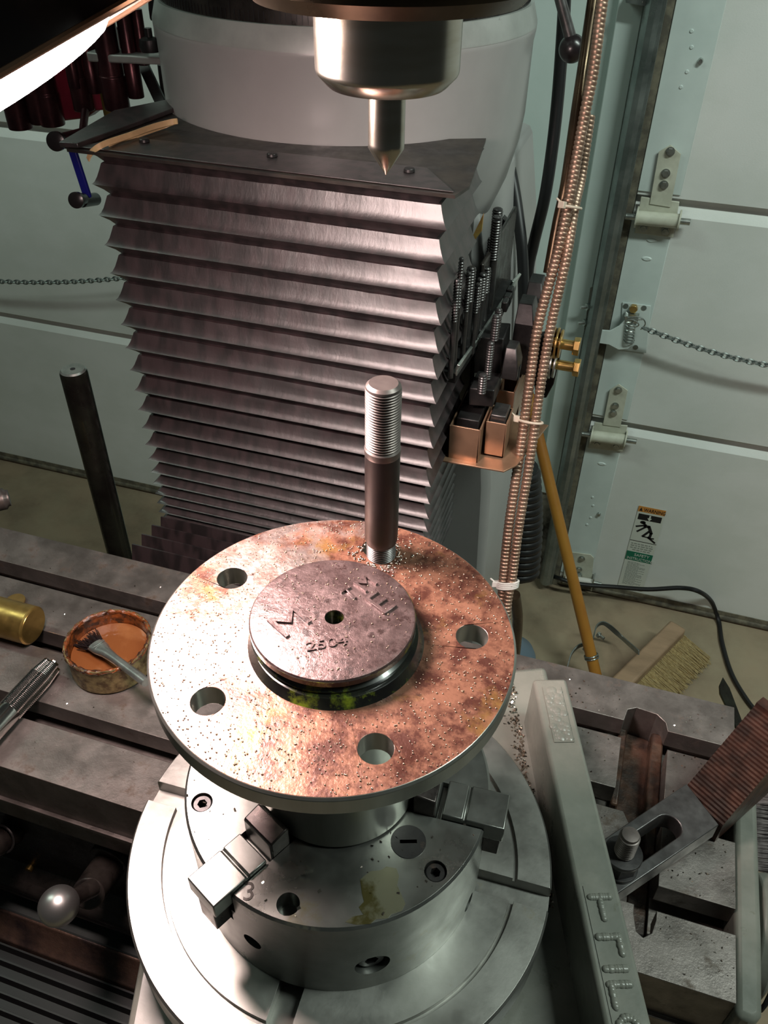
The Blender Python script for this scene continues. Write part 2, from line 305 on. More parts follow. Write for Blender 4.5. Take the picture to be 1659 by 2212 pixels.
# ------------------------------------------------------------------ door hardware
def screw(b, c, r, h=.004, d=(0, -1, 0), n=6):
    c = Vector(c); d = Vector(d); b.cyl(c, c+d*h*.4, r*1.25, n=16); b.cyl(c, c+d*h, r, r*.9, n=n)
def hinge(label, leaf, kn, tube, shaft, screws):
    yb = YD-.004; c0 = Py(*kn[0], yb)
    t = thing('door_hinge', label, 'hinge', (c0.x, yb, c0.z), parent=d2)
    b = B(); b.prism([Py(*p, yb-.006) for p in leaf], (0, .003, 0)); ob('upper_leaf', b, M['hinge'], t, bev=.0006)
    b = B(); b.prism([Py(*p, yb) for p in kn], (0, -.004, 0)); ob('lower_leaf', b, M['hinge'], t, bev=.001)
    a, e = Py(*tube[0], yb-.018), Py(*tube[1], yb-.018)
    b = B(); b.cyl(a, e, .0135, n=20); ob('knuckle', b, M['hinge'], t, bev=.001)
    for q in (a, e):
        b = B(); b.cyl(q-V(.0016, 0, 0), q+V(.0016, 0, 0), .019, n=20); b.box(q+V(-.0016, 0, -.017), q+V(.0016, .016, .017)); ob('side_plate', b, M['hinge'], t)
    b = B(); b.cyl(Py(*shaft[0], yb-.018), Py(*shaft[1], yb-.018), .0062, n=14); ob('roller_shaft', b, M['zinc'], t, bev=.0008)
    for s in screws:
        b = B(); screw(b, Py(*s, yb-.006), .0068, .006); ob('screw', b, M['zinc'], t)
hinge('cream roller hinge at the upper seam of the right garage door', [(1403, 441), (1423, 328), (1449, 313), (1471, 333), (1448, 448)],
      [(1385, 424), (1468, 435), (1454, 512), (1371, 502)], [(1375, 470), (1467, 478)], [(1351, 467), (1491, 480)], [(1448, 327), (1438, 374), (1434, 399), (1390, 492), (1437, 499)])
hinge('cream roller hinge at the lower seam, above the warning sticker', [(1302, 918), (1317, 843), (1337, 830), (1356, 844), (1340, 923)],
      [(1285, 911), (1356, 918), (1345, 974), (1270, 966)], [(1278, 941), (1351, 951)], [(1257, 937), (1375, 954)], [(1336, 842), (1329, 876), (1325, 892), (1290, 958), (1331, 963)])
yb = YD-.004; c0 = Py(1260, 1230, yb)
t = thing('corner_bracket', 'cream bottom corner bracket with roller behind the yellow broom handle', 'bracket', c0, parent=d2)
b = B(); b.prism([Py(*p, yb) for p in ((1225, 1190), (1276, 1197), (1283, 1204), (1277, 1266), (1215, 1258))], (0, -.003, 0)); ob('plate', b, M['hinge'], t, bev=.0006)
b = B(); b.cyl(Py(1222, 1248, yb-.016), Py(1281, 1258, yb-.016), .009, n=18); ob('knuckle', b, M['tiew'], t)
b = B(); q = Py(1281, 1258, yb-.014); b.box(q+V(-.0015, -.012, -.022), q+V(.0015, .014, .022)); ob('side_plate', b, M['zinc'], t)
b = B(); b.cyl(q, q+V(.022, 0, 0), .005, n=12); ob('roller_shaft', b, M['zinc'], t)
for s in ((1257, 1206), (1251, 1229), (1251, 1241)): b = B(); screw(b, Py(*s, yb-.003), .0068, .006); ob('screw', b, M['zinc'], t)
# latch
c0 = Py(1375, 755, yb)
t = thing('door_latch', 'zinc spring latch with a catch bar on the right garage door', 'latch', c0)
b = B(); b.prism([Py(*p, yb) for p in ((1345, 652), (1406, 660), (1396, 762), (1338, 754))], (0, -.002, 0)); ob('base_plate', b, M['stile'], t, bev=.0005)
b = B(); b.prism([Py(*p, yb-.022) for p in ((1269, 709), (1318, 713), (1338, 702), (1350, 690), (1352, 672), (1357, 676), (1356, 742), (1372, 733), (1370, 739), (1357, 752), (1337, 754), (1316, 743), (1265, 735))], (0, -.004, 0)); ob('catch_bar', b, M['stile'], t, bev=.0008)
b = B(); b.prism([Py(*p, yb-.004) for p in ((1350, 672), (1382, 676), (1378, 690), (1353, 690))], (0, -.024, 0)); ob('bent_lug', b, M['zinc'], t, bev=.0015)
sp = []; a, e = Py(1363, 694, yb-.024), Py(1358, 738, yb-.024)
for i in range(120):
    u = i/119; ph = u*2*math.pi*7; sp.append(a.lerp(e, u)+V(.0105*math.cos(ph), .0105*math.sin(ph), 0))
b = B(); b.tube(sp, .0017, 6); ob('spring', b, M['zinc'], t)
b = B(); q = Py(1369, 664, yb-.002); b.cyl(q, q-V(0, .012, 0), .009, n=6); ob('bolt_head', b, M['gold'], t, bev=.001)
for s in ((1352, 661), (1391, 665), (1373, 750)): b = B(); q = Py(*s, yb-.002); b.cyl(q, q-V(0, .0012, 0), .0055, n=14); ob('hole', b, M['galv'], t)
lp = [Py(*p, yb-.03) for p in ((1352, 694), (1362, 690), (1374, 694), (1380, 702), (1372, 706), (1364, 700), (1374, 692), (1388, 690))]
b = B(); b.tube(sm(lp, 5), .0014, 6); lp = [Py(*p, yb-.028) for p in ((1356, 686), (1372, 684), (1388, 688), (1394, 700), (1384, 712))]; b.tube(sm(lp, 5), .0014, 6); ob('wire_loop', b, M['zinc'], t)
def chain(a, e, label, r=.0026, L=.017):
    a, e = Vector(a), Vector(e); n = max(2, int((e-a).length/(L*.74))); d = (e-a)/n
    t = thing('door_chain', label, 'chain', a); u, v, dd = basis(d)
    protos = []
    for k in range(2):
        side = (u, v)[k]; b = B(); path = [dd*(L/2*math.cos(q))*1.05+side*(L*.30*math.sin(q)) for q in [2*math.pi*i/12 for i in range(13)]]
        b2 = B(); b2.tube([p+a for p in path], r*.75, 5); protos.append(ob('chain_link', b2, M['galv'], t))
    for i in range(n):
        if i < 2: o = protos[i]
        else: o = protos[i % 2].copy(); C.objects.link(o); o.parent = t
        o.location = d*(i+.5)+V(0, 0, -.012*math.sin(math.pi*(i+.5)/n))
chain(Py(1390, 708, YD-.05), Py(1740, 803, YD-.05), 'thin jack chain running right from the zinc latch')
chain(Py(-60, 605, YD-.05), Py(330, 594, YD-.05), 'thin jack chain across the left garage door')

# ------------------------------------------------------------------ warning sticker
def stick():
    y = YD-.0015; tl, trr, bl, br = Py(1377, 1091, y), Py(1439, 1101, y), Py(1338, 1264, y), Py(1391, 1270, y)
    t = thing('warning_sticker', 'tall white warning sticker with orange header on the garage door', 'sticker', bl)
    # upright rectangle on the door: x to the right, z down
    x0 = (tl.x+bl.x)/2; wd = (trr.x-tl.x+br.x-bl.x)/2; z1 = tl.z; H = tl.z-bl.z+.004
    def q(u0, v0, u1, v1, k, m, name, th=.0004):
        b = B(); b.box((x0+u0*wd, y-k*.0004, z1-v0*H), (x0+u1*wd, y-k*.0004-th, z1-v1*H)); return ob(name, b, M[m], t)
    q(0, 0, 1, 1, 0, 'white', 'paper'); q(0, 0, 1, .062, 1, 'orange', 'header')
    q(.07, .085, .93, .150, 1, 'ink', 'door_bar'); q(0, .40, 1, .405, 1, 'ink', 'rule'); q(0, .535, 1, .640, 1, 'greenink', 'green_band')
    def pz(u, v, k=2): return (x0+u*wd, y-k*.0004, z1-v*H)
    b = B(); b.prism([pz(*p) for p in ((.47, .09), (.53, .09), (.53, .12), (.58, .12), (.50, .15), (.42, .12), (.47, .12))], (0, -.0004, 0)); ob('arrow', b, M['white'], t)
    b = B()
    def limb(p, w_):
        for (a, c) in zip(p, p[1:]):
            A, Cc = Vector(pz(*a, 1)), Vector(pz(*c, 1)); d = (Cc-A).normalized(); nn = Vector((-d.z, 0, d.x))*w_*wd*.5
            b.prism([A+nn-d*w_*wd*.3, Cc+nn+d*w_*wd*.3, Cc-nn+d*w_*wd*.3, A-nn-d*w_*wd*.3], (0, -.0004, 0))
    limb([(.10, .235), (.42, .205)], .075); limb([(.18, .29), (.44, .225)], .075); limb([(.40, .215), (.56, .215), (.70, .285)], .12); limb([(.70, .285), (.68, .345)], .10)
    limb([(.60, .27), (.42, .335)], .09); limb([(.42, .335), (.66, .340)], .05); limb([(.62, .335), (.92, .385)], .075); limb([(.70, .345), (.84, .340)], .06)
    c = Vector(pz(.30, .178, 1)); b.prism([c+V(.105*wd*math.cos(a), 0, .014*H*math.sin(a)*1.3) for a in [2*math.pi*i/14 for i in range(14)]], (0, -.0004, 0)); limb([(.30, .178), (.43, .205)], .09)
    ob('falling_person_pictogram', b, M['ink'], t)
    b = B(); add_text(b, 'WARNING', .052*H, .0002, pz(.22, .052, 3), (1, 0, 0), (0, 0, 1), .74); ob('header_text', b, M['ink'], t)
    b = B(); b.prism([pz(*p) for p in ((.05, .052), (.11, .014), (.17, .052))], (0, -.0004, 0)); ob('alert_triangle', b, M['ink'], t)
    b = B(); add_text(b, 'SAFETY', .045*H, .0002, pz(.30, .582, 3), (1, 0, 0), (0, 0, 1), .92); add_text(b, 'INSTRUCTIONS', .043*H, .0002, pz(.05, .630, 3), (1, 0, 0), (0, 0, 1), .80); ob('band_text', b, M['white'], t)
    b = B(); rr = random.Random(3)
    for k, v in enumerate((.43, .455, .48, .505)):
        u = .08+.1*(k == 3)
        while u < .88-.1*(k == 3):
            l = rr.uniform(.05, .15); b.box(pz(u, v, 1), V(*pz(min(u+l, .92), v+.012, 1))-V(0, .0003, 0)); u += l+.035
    ob('small_print', b, M['greyink'], t)
    b = B(); v = .66
    while v < .95:
        u = .14; e = rr.choice((.85, .85, .6, .8))
        while u < e:
            l = rr.uniform(.04, .12); b.box(pz(u, v, 1), V(*pz(min(u+l, e), v+.006, 1))-V(0, .0003, 0)); u += l+.02
        v += .0135
    ob('small_print', b, M['greyink'], t)
stick()

# ================================================================== mill: column and turret
DC = V(-.3090, .8520, 0)
MC = t = thing('milling_machine_column', 'grey enamelled milling machine column with round turret behind the bellows', 'machine column', (DC.x, DC.y, ZF))
b = B(); b.rev([(-.34, .135), (-.31, .150), (-.27, .166), (-.235, .1745), (-.211, .177), (-.150, .1775), (-.140, .1790), (-.136, .1790), (-.119, .1735), (-.119, .15)], DC, n=96); ob('turret_base', b, M['paint'], t)
b = B(); b.rev([(-.1362, .1792), (-.1342, .1790), (-.1185, .1740), (-.1185, .16)], DC, n=96); ob('turret_lip', b, M['paintlip'], t)
b = B(); b.rev([(-.1188, .171), (-.085, .171), (-.080, .168), (-.02, .168)], DC, n=96); ob('turret_ring', b, M['dark'], t)
b = B()
for i in range(180):
    a = math.radians(-170+i*1.5*1.0); e = V(math.cos(a), math.sin(a), 0); s = V(-e.y, e.x, 0); l = .007 if i % 5 else .012
    b.obox(DC+e*.1711+V(0, 0, -.1175+l/2), s, V(0, 0, 1), e, .0003, l/2, .0002)
o = ob('degree_marks', b, M['ink'], t, kind='stuff')
b = B()
b._hull([[(x, y, z) for x, y in ((-.309-wx, .80), (-.309+wx, .80), (-.309+wx, 1.12), (-.309-wx, 1.12))] for z, wx in ((ZF, .245), (ZF+.10, .225), (-.9, .207), (-.62, .195), (-.40, .172), (-.28, .150))]); ob('column_casting', b, M['paint'], t, bev=.01)
b = B(); b.box((-.44, .735, -.215), (-.16, .80, -.60)); ob('dovetail_way', b, M['dark'], t)
# ram / head part over the spindle
SP = V(-.0868, .2765, 0)
t = thing('spindle_head', 'round steel spindle nose and collet nut hanging over the hub', 'spindle', (SP.x, SP.y, -.0655))
b = B(); b.rev([(-.0395, .030), (-.0388, .0405), (-.0350, .0442), (-.0290, .0445), (-.0275, .0485), (-.0170, .0490), (-.015, .054), (.06, .054), (.06, .03)], SP, n=96); ob('quill_housing', b, M['housing'], t)
b = B(); b.rev([(.058, .05), (.060, .098), (.068, .102), (.30, .102), (.30, .05)], SP, n=64); b.prism([(SP.x-.09, SP.y-.05, .10), (SP.x+.09, SP.y-.05, .10), (SP.x+.10, SP.y+.10, .10), (SP.x-.09, SP.y+.10, .10)], (0, 0, .26)); ob('head_casting', b, M['paint'], t, bev=.004)
b = B(); b.prism([(SP.x-.08, SP.y+.09, .0), (SP.x+.08, SP.y+.09, .0), (DC.x+.13, DC.y-.06, .0), (DC.x+.09, DC.y+.25, .0), (DC.x-.10, DC.y+.25, .0), (DC.x-.13, DC.y-.02, .0)], (0, 0, .22)); ob('ram', b, M['paint'], MC, bev=.006)
b = B(); b.rev([(-.0628, .006), (-.0628, .0185), (-.0620, .0195), (-.0592, .0222), (-.0583, .0226), (-.0575, .0227), (-.0380, .0227), (-.0380, .010)], SP, n=96); ob('collet_nut', b, M['nose'], t, bev=.0002)
b = B(); b.rev([(-.0903, .0002), (-.0816, .0060), (-.0800, .0060), (-.0660, .0060), (-.0550, .0060)], SP, n=40); ob('centre_drill', b, M['nose'], label='pointed steel spotting drill gripped in the collet nut', cat='drill bit')

# ================================================================== bellows way cover
BX0, BX1, BY0, BY1 = -.4455, -.1405, .602, .722
t = thing('bellows_cover', 'black pleated bellows way cover hanging before the mill column', 'bellows', (-.293, .65, -.60))
lips = [-.2055, -.2322, -.2582, -.2842, -.3100, -.3355, -.3600, -.3842, -.4080, -.4310, -.4532, -.4748, -.4955, -.5140, -.5305, -.5455, -.5595, -.5725, -.585, -.597, -.608]
def ring(z, d, jit=0):
    dx = d; pts = [(BX0+dx, BY0+d, z), (BX1-dx, BY0+d, z), (BX1-dx, BY1, z), (BX0+dx, BY1, z)]
    out = []
    for a, c in zip(pts, pts[1:]+pts[:1]):
        a, c = Vector(a), Vector(c); n = 26 if abs(a.x-c.x) > .1 else 5
        for k in range(n): out.append(a.lerp(c, k/n))
    return out
rb = random.Random(5)
for i, (z1, z0) in enumerate(zip(lips, lips[1:])):
    h = z1-z0; j = [[rb.uniform(-1, 1) for _ in range(100)] for _ in range(9)]
    prof = [(z1+.0004, .0002), (z1-.0006, .0012), (z1-.20*h, .0062), (z1-.38*h, .0098), (z1-.40*h, .0074), (z1-.58*h, .0058), (z1-.78*h, .0038), (z1-.92*h, .0018), (z0+.0003, -.0002)]
    b = B(); loops = []
    for k, (z, d) in enumerate(prof):
        L = ring(z, d)
        amp = (0, .0003, .0003, .0006, .0010, .0009, .0005, .0003, 0)[k]
        if k: L = [p+V(0, 1 if p.y < BY0+.03 else 0, 0)*j[k][q]*amp*.5 for q, p in enumerate(L)]
        loops.append(L)
    b._hull(loops); ob('pleat', b, M['vinyl'], t, ang=34)
for i, (px, py, y) in enumerate(((338, 1128, .575), (318, 1146, .560), (296, 1166, .545), (275, 1188, .530))):   # lowest pleats, fanned forward over the saddle
    a = Py(px, py, y); b = B(); b.obox(V((a.x-.12)/2, y+.004, a.z-.020), (1, 0, 0), V(0, .28, .96), V(0, -.96, .28), abs(-.12-a.x)/2, .021, .0010); ob('pleat', b, M['vinyl'], t)
# top plate with the arc cut for the turret
zt = -.2055; arc = []
for i in range(25):
    a = math.radians(-128+i*(218-128+0-0)/24*1.0) if False else math.radians(-137+i*96/24); arc.append((DC.x+.1785*math.cos(a), DC.y+.1785*math.sin(a)))
pl = [(-.4600, .598), (-.1350, .598), (-.1300, .622), (-.1450, .748)]+[(x, y) for x, y in arc[::-1]]+[(-.452, .748), (-.478, .705)]
b = B(); b.prism([(x, y, zt-.001) for x, y in pl], (0, 0, .0025)); ob('top_plate', b, M['vinyl_top'], t)
b = B(); b.prism([(x, y, zt+.0018) for x, y in ((-.452, .602), (-.137, .602), (-.170, .648), (-.430, .640))], (0, 0, .0012)); ob('front_strip', b, M['vinyl'], t, bev=.0004)
b = B(); b.prism([(x, y, zt+.002) for x, y in ((-.478, .700), (-.452, .752), (-.428, .752), (-.450, .600), (-.466, .598))], (0, 0, .004)); ob('side_strip', b, M['vinyl'], t, bev=.0006)
for p in ((312, 307), (588, 338), (884, 371)):
    b = B(); c = Pz(*p, zt+.003); b.cyl(c, c+V(0, 0, .003), .0045, .004, n=14); ob('rivet', b, M['blacksteel'], t, bev=.0006)
b = B(); b.strip(sm([Pz(383, 262, zt+.010), Pz(368, 264, zt+.009), Pz(330, 274, zt+.008), Pz(280, 292, zt+.0075), Pz(232, 308, zt+.007), Pz(212, 318, zt+.005), Py(196, 331, .600), Py(190, 345, .600)], 5), (0.1, .3, 1), .0045, .0010)
b.strip(sm([Pz(383, 262, zt+.010), Pz(355, 272, zt+.0045), Pz(300, 291, zt+.0045), Pz(262, 303, zt+.004), Pz(235, 311, zt+.005)], 5), (0.1, .3, 1), .0038, .0010)
ob('rubber_band', b, M['band'], label='tan rubber band stretched over the left end of the bellows plate', cat='rubber band')

# ================================================================== machine table
ZT = -.538
t = thing('machine_table', 'long grey T-slotted milling machine table with oil stains', 'machine table', (-.35, .37, -.613))
H = .538; y0, y1 = .471*H+.001, .897*H
def sl(c): return [(c-.0086, ZT), (c-.0086, ZT-.018), (c-.0155, ZT-.018), (c-.0155, ZT-.030), (c+.0155, ZT-.030), (c+.0155, ZT-.018), (c+.0086, ZT-.018), (c+.0086, ZT)]
prof = [(y0, ZT)]
for c in (.305, .3705, .4335): prof += sl(c)
prof += [(y1, ZT), (y1, -.60), (y0+.004, -.613), (y0, -.613), (y0, -.588), (y0-.003, -.588), (y0-.003, -.584), (y0, -.584)]
XE = .1465
cut = B(); tp = [(.0632, .440), (.0655, .4535), (.072, .4575), (.088, .4560), (.095, .450), (.0975, .440), (.0975, .290), (.0955, .281), (.0905, .2765), (.086, .279), (.0835, .290), (.0825, .340), (.0632, .375)]
cut.prism([(x, y, ZT-.036) for x, y in tp], (0, 0, .06))
b = B(); b.prism([(-.95, y, z) for y, z in prof], (XE+.95, 0, 0)); ob('table_top', b, M['table'], t, cut=cut, bev=.0011, ang=30)
b = B(); b.prism([(x, y, ZT-.0362) for x, y in tp], (0, 0, .003)); b.prism([(x, y, ZT-.034) for x, y in ((.0975, .452), (.0975, .345), (.090, .345), (.088, .40), (.088, .452))], (0, 0, .016)); b.prism([(x, y, ZT-.034) for x, y in ((.0632, .452), (.0632, .380), (.069, .380), (.070, .452))], (0, 0, .012)); ob('drain_pocket_floor', b, M['rustbrown'], t, bev=.0035)
b = B(); b.prism([(x, y, ZT-.046) for x, y in ((XE, .2485), (XE+.012, .2485), (XE+.0155, .254), (XE+.0165, .30), (XE+.0160, .412), (XE+.010, .420), (XE, .420))], (0, 0, .0445)); ob('end_bracket', b, M['green'], t, bev=.004)
b = B(); b.rev([(0, .030), (.004, .040), (.012, .042), (.016, .036), (.022, .020)], (XE+.0155, .325, ZT-.045), (1, 0, 0), 48); ob('feed_dial', b, M['green'], t, bev=.001)
b = B(); b.tube(sm([V(XE+.02, .292, -.615), V(XE+.028, .278, -.585), V(XE+.034, .300, -.56)], 6), .0016, 8); ob('dial_wire', b, M['black'], t)
# saddle under the table
SA = t = thing('machine_saddle', 'dark oily saddle with rounded gutter under the front of the table', 'saddle', (-.35, .36, -.90))
b = B(); b.prism([(-.95, y, z) for y, z in ((.262, -.6155), (.476, -.6155), (.476, -.765), (.262, -.765), (.262, -.745), (.250, -.748), (.243, -.740), (.245, -.726), (.262, -.718))], (1.06, 0, 0)); ob('saddle_casting', b, M['dark'], t, bev=.002)
b = B(); b.cyl((-.95, .2525, -.732), (-.15, .2525, -.732), .009, n=20); ob('gutter_pipe', b, M['dark'], t)
b = B(); b.box((-.95, .2585, -.616), (.11, .2625, -.6205)); ob('wiper_strip', b, M['table'], t, bev=.0008)
b = B(); b.prism([(-.95, y, z) for y, z in ((.40, -.765), (.2385, -.765), (.2375, -.7665), (.40, -.7665))], (.86, 0, 0)); ob('knee_ledge', b, M['oiledge'], t)
b = B(); b.prism([(-.95, y, z) for y, z in ((.40, -.7665), (.236, -.7668), (.2345, -.770), (.226, -.790), (.222, -.7925), (.215, -.830), (.05, -.85), (.05, -.90), (.40, -.90))], (.86, 0, 0)); ob('knee_top', b, M['oilband'], t, bev=.001)
b = B(); q = Py(67, 1872, .262); b.cyl(q, q+V(0, -.004, 0), .0035, n=12); ob('oil_nipple', b, M['brass'], t)
# ribbed rubber guard at lower left
t = thing('ribbed_guard', 'black ribbed rubber chip guard at the lower left, below the ball lever', 'chip guard', (-.45, .08, -.86))
gy = [Py(150, y_, .15).z for y_ in (2150,)]
for i in range(14):
    y = .2215-i*.0115; z = -.8010-i*.0008
    b = B(); b.prism([(-.62, yy, zz) for yy, zz in ((y, z), (y-.001, z+.0040), (y-.0025, z+.0040), (y-.0045, z-.004), (y-.0118, z-.0035), (y-.0118, z-.008), (y, z-.008))], (.45, 0, 0)); ob('rib', b, M['black'], t)
b = B(); b.obox((-.40, .2250, -.7955), (1, 0, 0), V(0, .93, .37).normalized(), V(0, -.37, .93).normalized(), .23, .0028, .0012); ob('clamp_strip', b, M['rustbrown'], t, bev=.0004)
# levers
def lever():
    a = Py(238, 1866, .262); t = thing('ball_lever', 'dark clamp lever with a shiny steel ball end below the table', 'lever', a)
    q1 = Py(236, 1868, .258); q2 = Py(190, 1932, .222); b = B(); b.cyl(q1, q2, .0135, .0125, n=32); ob('lever_boss', b, M['dark'], t, bev=.0012)
    q3 = Py(199, 1918, .222); q4 = Py(132, 1955, .196); b = B(); b.cyl(q3, q4, .0068, .0055, n=20); ob('lever_arm', b, M['dark'], t)
    b = B(); b.ball(Py(127, 1957, .192), .0137, u=40, v=24); ob('ball_end', b, M['satin'], t, ang=80)
    q = Py(240, 1845, .262); b = B(); b.cyl(q, q+V(0, -.006, 0), .0155, n=28); ob('lever_collar', b, M['dark'], t, bev=.001)
lever()
t = thing('clamp_knob', 'dark threaded clamp knob cut by the left edge, below the table', 'knob', Py(-5, 1820, .262), parent=SA)
b = B(); b.cyl(Py(30, 1795, .262), Py(-30, 1835, .235), .0115, n=24); ob('knob_body', b, M['dark'], t, bev=.0015)
b = B(); b.torus(Py(4, 1812, .248), Py(30, 1795, .262)-Py(-30, 1835, .235), .0118, .0010, 24, 6); ob('retaining_ring', b, M['blacksteel'], t)

# ================================================================== rotary table
AX = V(-.0897, .2214, 0)
XP = V(.944, .330, 0).normalized(); YP = V(-XP.y, XP.x, 0); K = V(0, 0, 1)
def RP(a, c, z): return AX+XP*a+YP*c+K*z
t = thing('rotary_table', 'heavy round rotary table with grey-green cast base and upright foot', 'rotary table', (AX.x, AX.y, ZT))
b = B(); b.rev([(-.4535, .08), (-.4535, .1120), (-.4510, .1147), (-.4315, .1147), (-.4300, .1136), (-.4300, .0965), (-.4330, .0963), (-.4330, .0943), (-.4300, .0941), (-.4300, .02)], AX, n=160)
cut = B()
for k in range(4):
    a = math.radians(2+90*k); u = V(math.cos(a), math.sin(a), 0); v = V(-u.y, u.x, 0)
    cut.obox(AX+u*.100+K*-.4337, u, v, K, .050, .0062, .0055)
cut2 = cut
ob('rotating_disc', b, M['steel'], t, cut=cut, bev=.0007, ang=30)
b = B()
for k in range(4):
    a = math.radians(2+90*k); u = V(math.cos(a), math.sin(a), 0); v = V(-u.y, u.x, 0); b.obox(AX+u*.093+K*-.4475, u, v, K, .017, .0060, .0006)
ob('slot_floor', b, M['steel'], t)
b = B(); b.rev([(-.520, .108), (-.470, .108), (-.460, .104), (-.4545, .103)], AX, n=96); ob('base_drum', b, M['green'], t, bev=.002)
b = B(); pts = [(-.108, -.135), (-.100, -.142), (.146, -.215), (.146, .155), (.10, .150), (-.060, .125), (-.108, .080)]
b.prism([RP(x, y, -.520) for x, y in pts], (0, 0, .052)); b.prism([RP(x, y, -.5375) for x, y in ((-.06, .03), (.13, .03), (.13, .14), (-.06, .12))], (0, 0, .02)); ob('base_casting', b, M['green'], t, bev=.004)
wall = [(.121, -.235, -.530), (.146, -.235, -.530), (.1445, -.235, -.424), (.1225, -.235, -.424)]
b = B(); b.prism([RP(*p) for p in wall], YP*(.235+.107)); b.prism([RP(*p) for p in ((.144, -.02, -.5375), (.175, -.02, -.5375), (.175, -.02, -.5275), (.144, -.02, -.5265))], YP*.085); ob('upright_foot', b, M['green'], t, bev=.0022)
b = B(); b.prism([RP(*p) for p in ((.1275, .058, -.4242), (.1395, .058, -.4242), (.1395, .100, -.4242), (.1275, .100, -.4242))], (0, 0, .0008))
rr = random.Random(2)
for i in range(70): b.ball(RP(rr.uniform(.129, .138), rr.uniform(.060, .098), -.4238), rr.uniform(.0012, .0030), sc=(1, 1, .45), u=10, v=6)
ob('cast_mark', b, M['green'], t)
b = B(); yy = -.012
b.prism([RP(*p) for p in ((.1262, -.175, -.4242), (.1408, -.175, -.4242), (.1408, -.030, -.4242), (.1262, -.030, -.4242))], (0, 0, .0006))
def blob(x_, y_): b.ball(RP(x_, y_, -.4236), .0019+rr.uniform(-.00025, .00025), sc=(1, 1, .75), u=10, v=6)
def bar(x0_, x1_, y_, w_=0): [blob(x0_+(x1_-x0_)*k/16, y_) for k in range(17)]
def vbar(x_, ya, yb_, w_=0): [blob(x_, ya+(yb_-ya)*k/14) for k in range(15)]
bar(.1285, .1385, -.036); vbar(.1335, -.036, -.047); bar(.1285, .1385, -.056); vbar(.1385, -.056, -.064); bar(.1285, .1385, -.071); bar(.1285, .1385, -.078); vbar(.1295, -.078, -.088)
for c_ in (-.0985, -.118): 
    for i in range(20):
        if c_ < -.11 or i not in (0, 1, 19): blob(.1335+.0050*math.cos(2*math.pi*i/20), c_+.0062*math.sin(2*math.pi*i/20))
bar(.1285, .1385, -.134); vbar(.1335, -.134, -.146)
ob('raised_lettering', b, M['green'], t, ang=70)
b = B(); b.cyl(RP(.118, -.23, -.50), RP(.118, -.10, -.50), .012, n=20); ob('worm_shaft', b, M['dark'], t)

# ------------------------------------------------------------------ chuck
t = thing('three_jaw_chuck', 'round three-jaw steel chuck bolted on the rotary table', 'chuck', (AX.x, AX.y, -.4298))
b = B(); b.rev([(-.4298, .03), (-.4298, .0758), (-.3672, .0758), (-.3660, .0746), (-.3660, .02)], AX, n=128)
cut = B(); JA = [-116, 3, 123]
for a in JA:
    a = math.radians(a); u = V(math.cos(a), math.sin(a), 0); v = V(-u.y, u.x, 0)
    cut.obox(AX+u*.055+K*-.370, u, v, K, .050, .0100, .012); cut.obox(AX+u*.06+K*-.386, u, v, K, .050, .0075, .0062)
sa = [-149+60*k for k in range(6)]
for i, a in enumerate(sa):
    a = math.radians(a); c = AX+V(math.cos(a), math.sin(a), 0)*.0674
    cut.cyl(c+K*-.378, c+K*-.36, .0052, n=28)
a = math.radians(-26); cut.cyl(AX+V(math.cos(a), math.sin(a), 0)*.0315+K*-.378, AX+V(math.cos(a), math.sin(a), 0)*.0315+K*-.36, .0052, n=28)
cut.cyl(AX+K*-.43, AX+K*-.36, .018, n=40)
for a, z, r in ((-102.5, -.4016, .0050), (-58.5, -.4062, .0085), (-10, -.4245, .0050)):
    a = math.radians(a); u = V(math.cos(a), math.sin(a), 0); cut.cyl(AX+u*.066+K*z, AX+u*.09+K*z, r, n=28)
ob('chuck_body', b, M['chucks'], t, cut=cut, bev=.0006, ang=30)
def sock(c, d, r, m='blacksteel'):
    c, d = Vector(c), Vector(d).normalized(); b = B(); cc = B(); b.rev([(-.008, r), (-.0006, r), (0, r*.88), (0, r*.3)], c, d, 28); cc.cyl(c-d*.005, c+d*.002, r*.52, n=6); return ob('socket_screw', b, M[m], t, cut=cc)
for i, a in enumerate(sa):
    if i in (0, 2, 3): a = math.radians(a); sock(AX+V(math.cos(a), math.sin(a), 0)*.0674+K*-.3672, K, .0047)
a = math.radians(-58.5); u = V(math.cos(a), math.sin(a), 0); sock(AX+u*.0735+K*-.4062, u, .0066)
a = math.radians(-26); sock(AX+V(math.cos(a), math.sin(a), 0)*.0315+K*-.3680, K, .0047)
a = math.radians(-28); c = AX+V(math.cos(a), math.sin(a), 0)*.0489+K*-.3659; b = B(); b.cyl(c-K*.002, c+K*.0003, .0083, n=32); b2 = B(); b2.obox(c+K*.0003, XP, YP, K, .004, .0009, .0004); ob('round_plug', b, M['blacksteel'], t, cut=b2)
b = B(); b.prism([Pz(px_, py_, -.36595) for px_, py_ in ((782, 1930), (778, 1900), (800, 1882), (822, 1880), (835, 1872), (856, 1876), (862, 1892), (858, 1912), (868, 1935), (876, 1952), (868, 1968), (845, 1975), (838, 1984), (812, 1986), (800, 1996), (770, 1998), (745, 1992), (762, 1980), (785, 1976), (775, 1960), (786, 1948))], (0, 0, .00010)); ob('oil_stain', b, M['stain'], t)
b = B(); add_text(b, '3', .012, .0002, Pz(521, 1945, -.3659), V(.9, .3, 0), V(-.3, .9, 0)); ob('stamped_number', b, M['dark'], t)
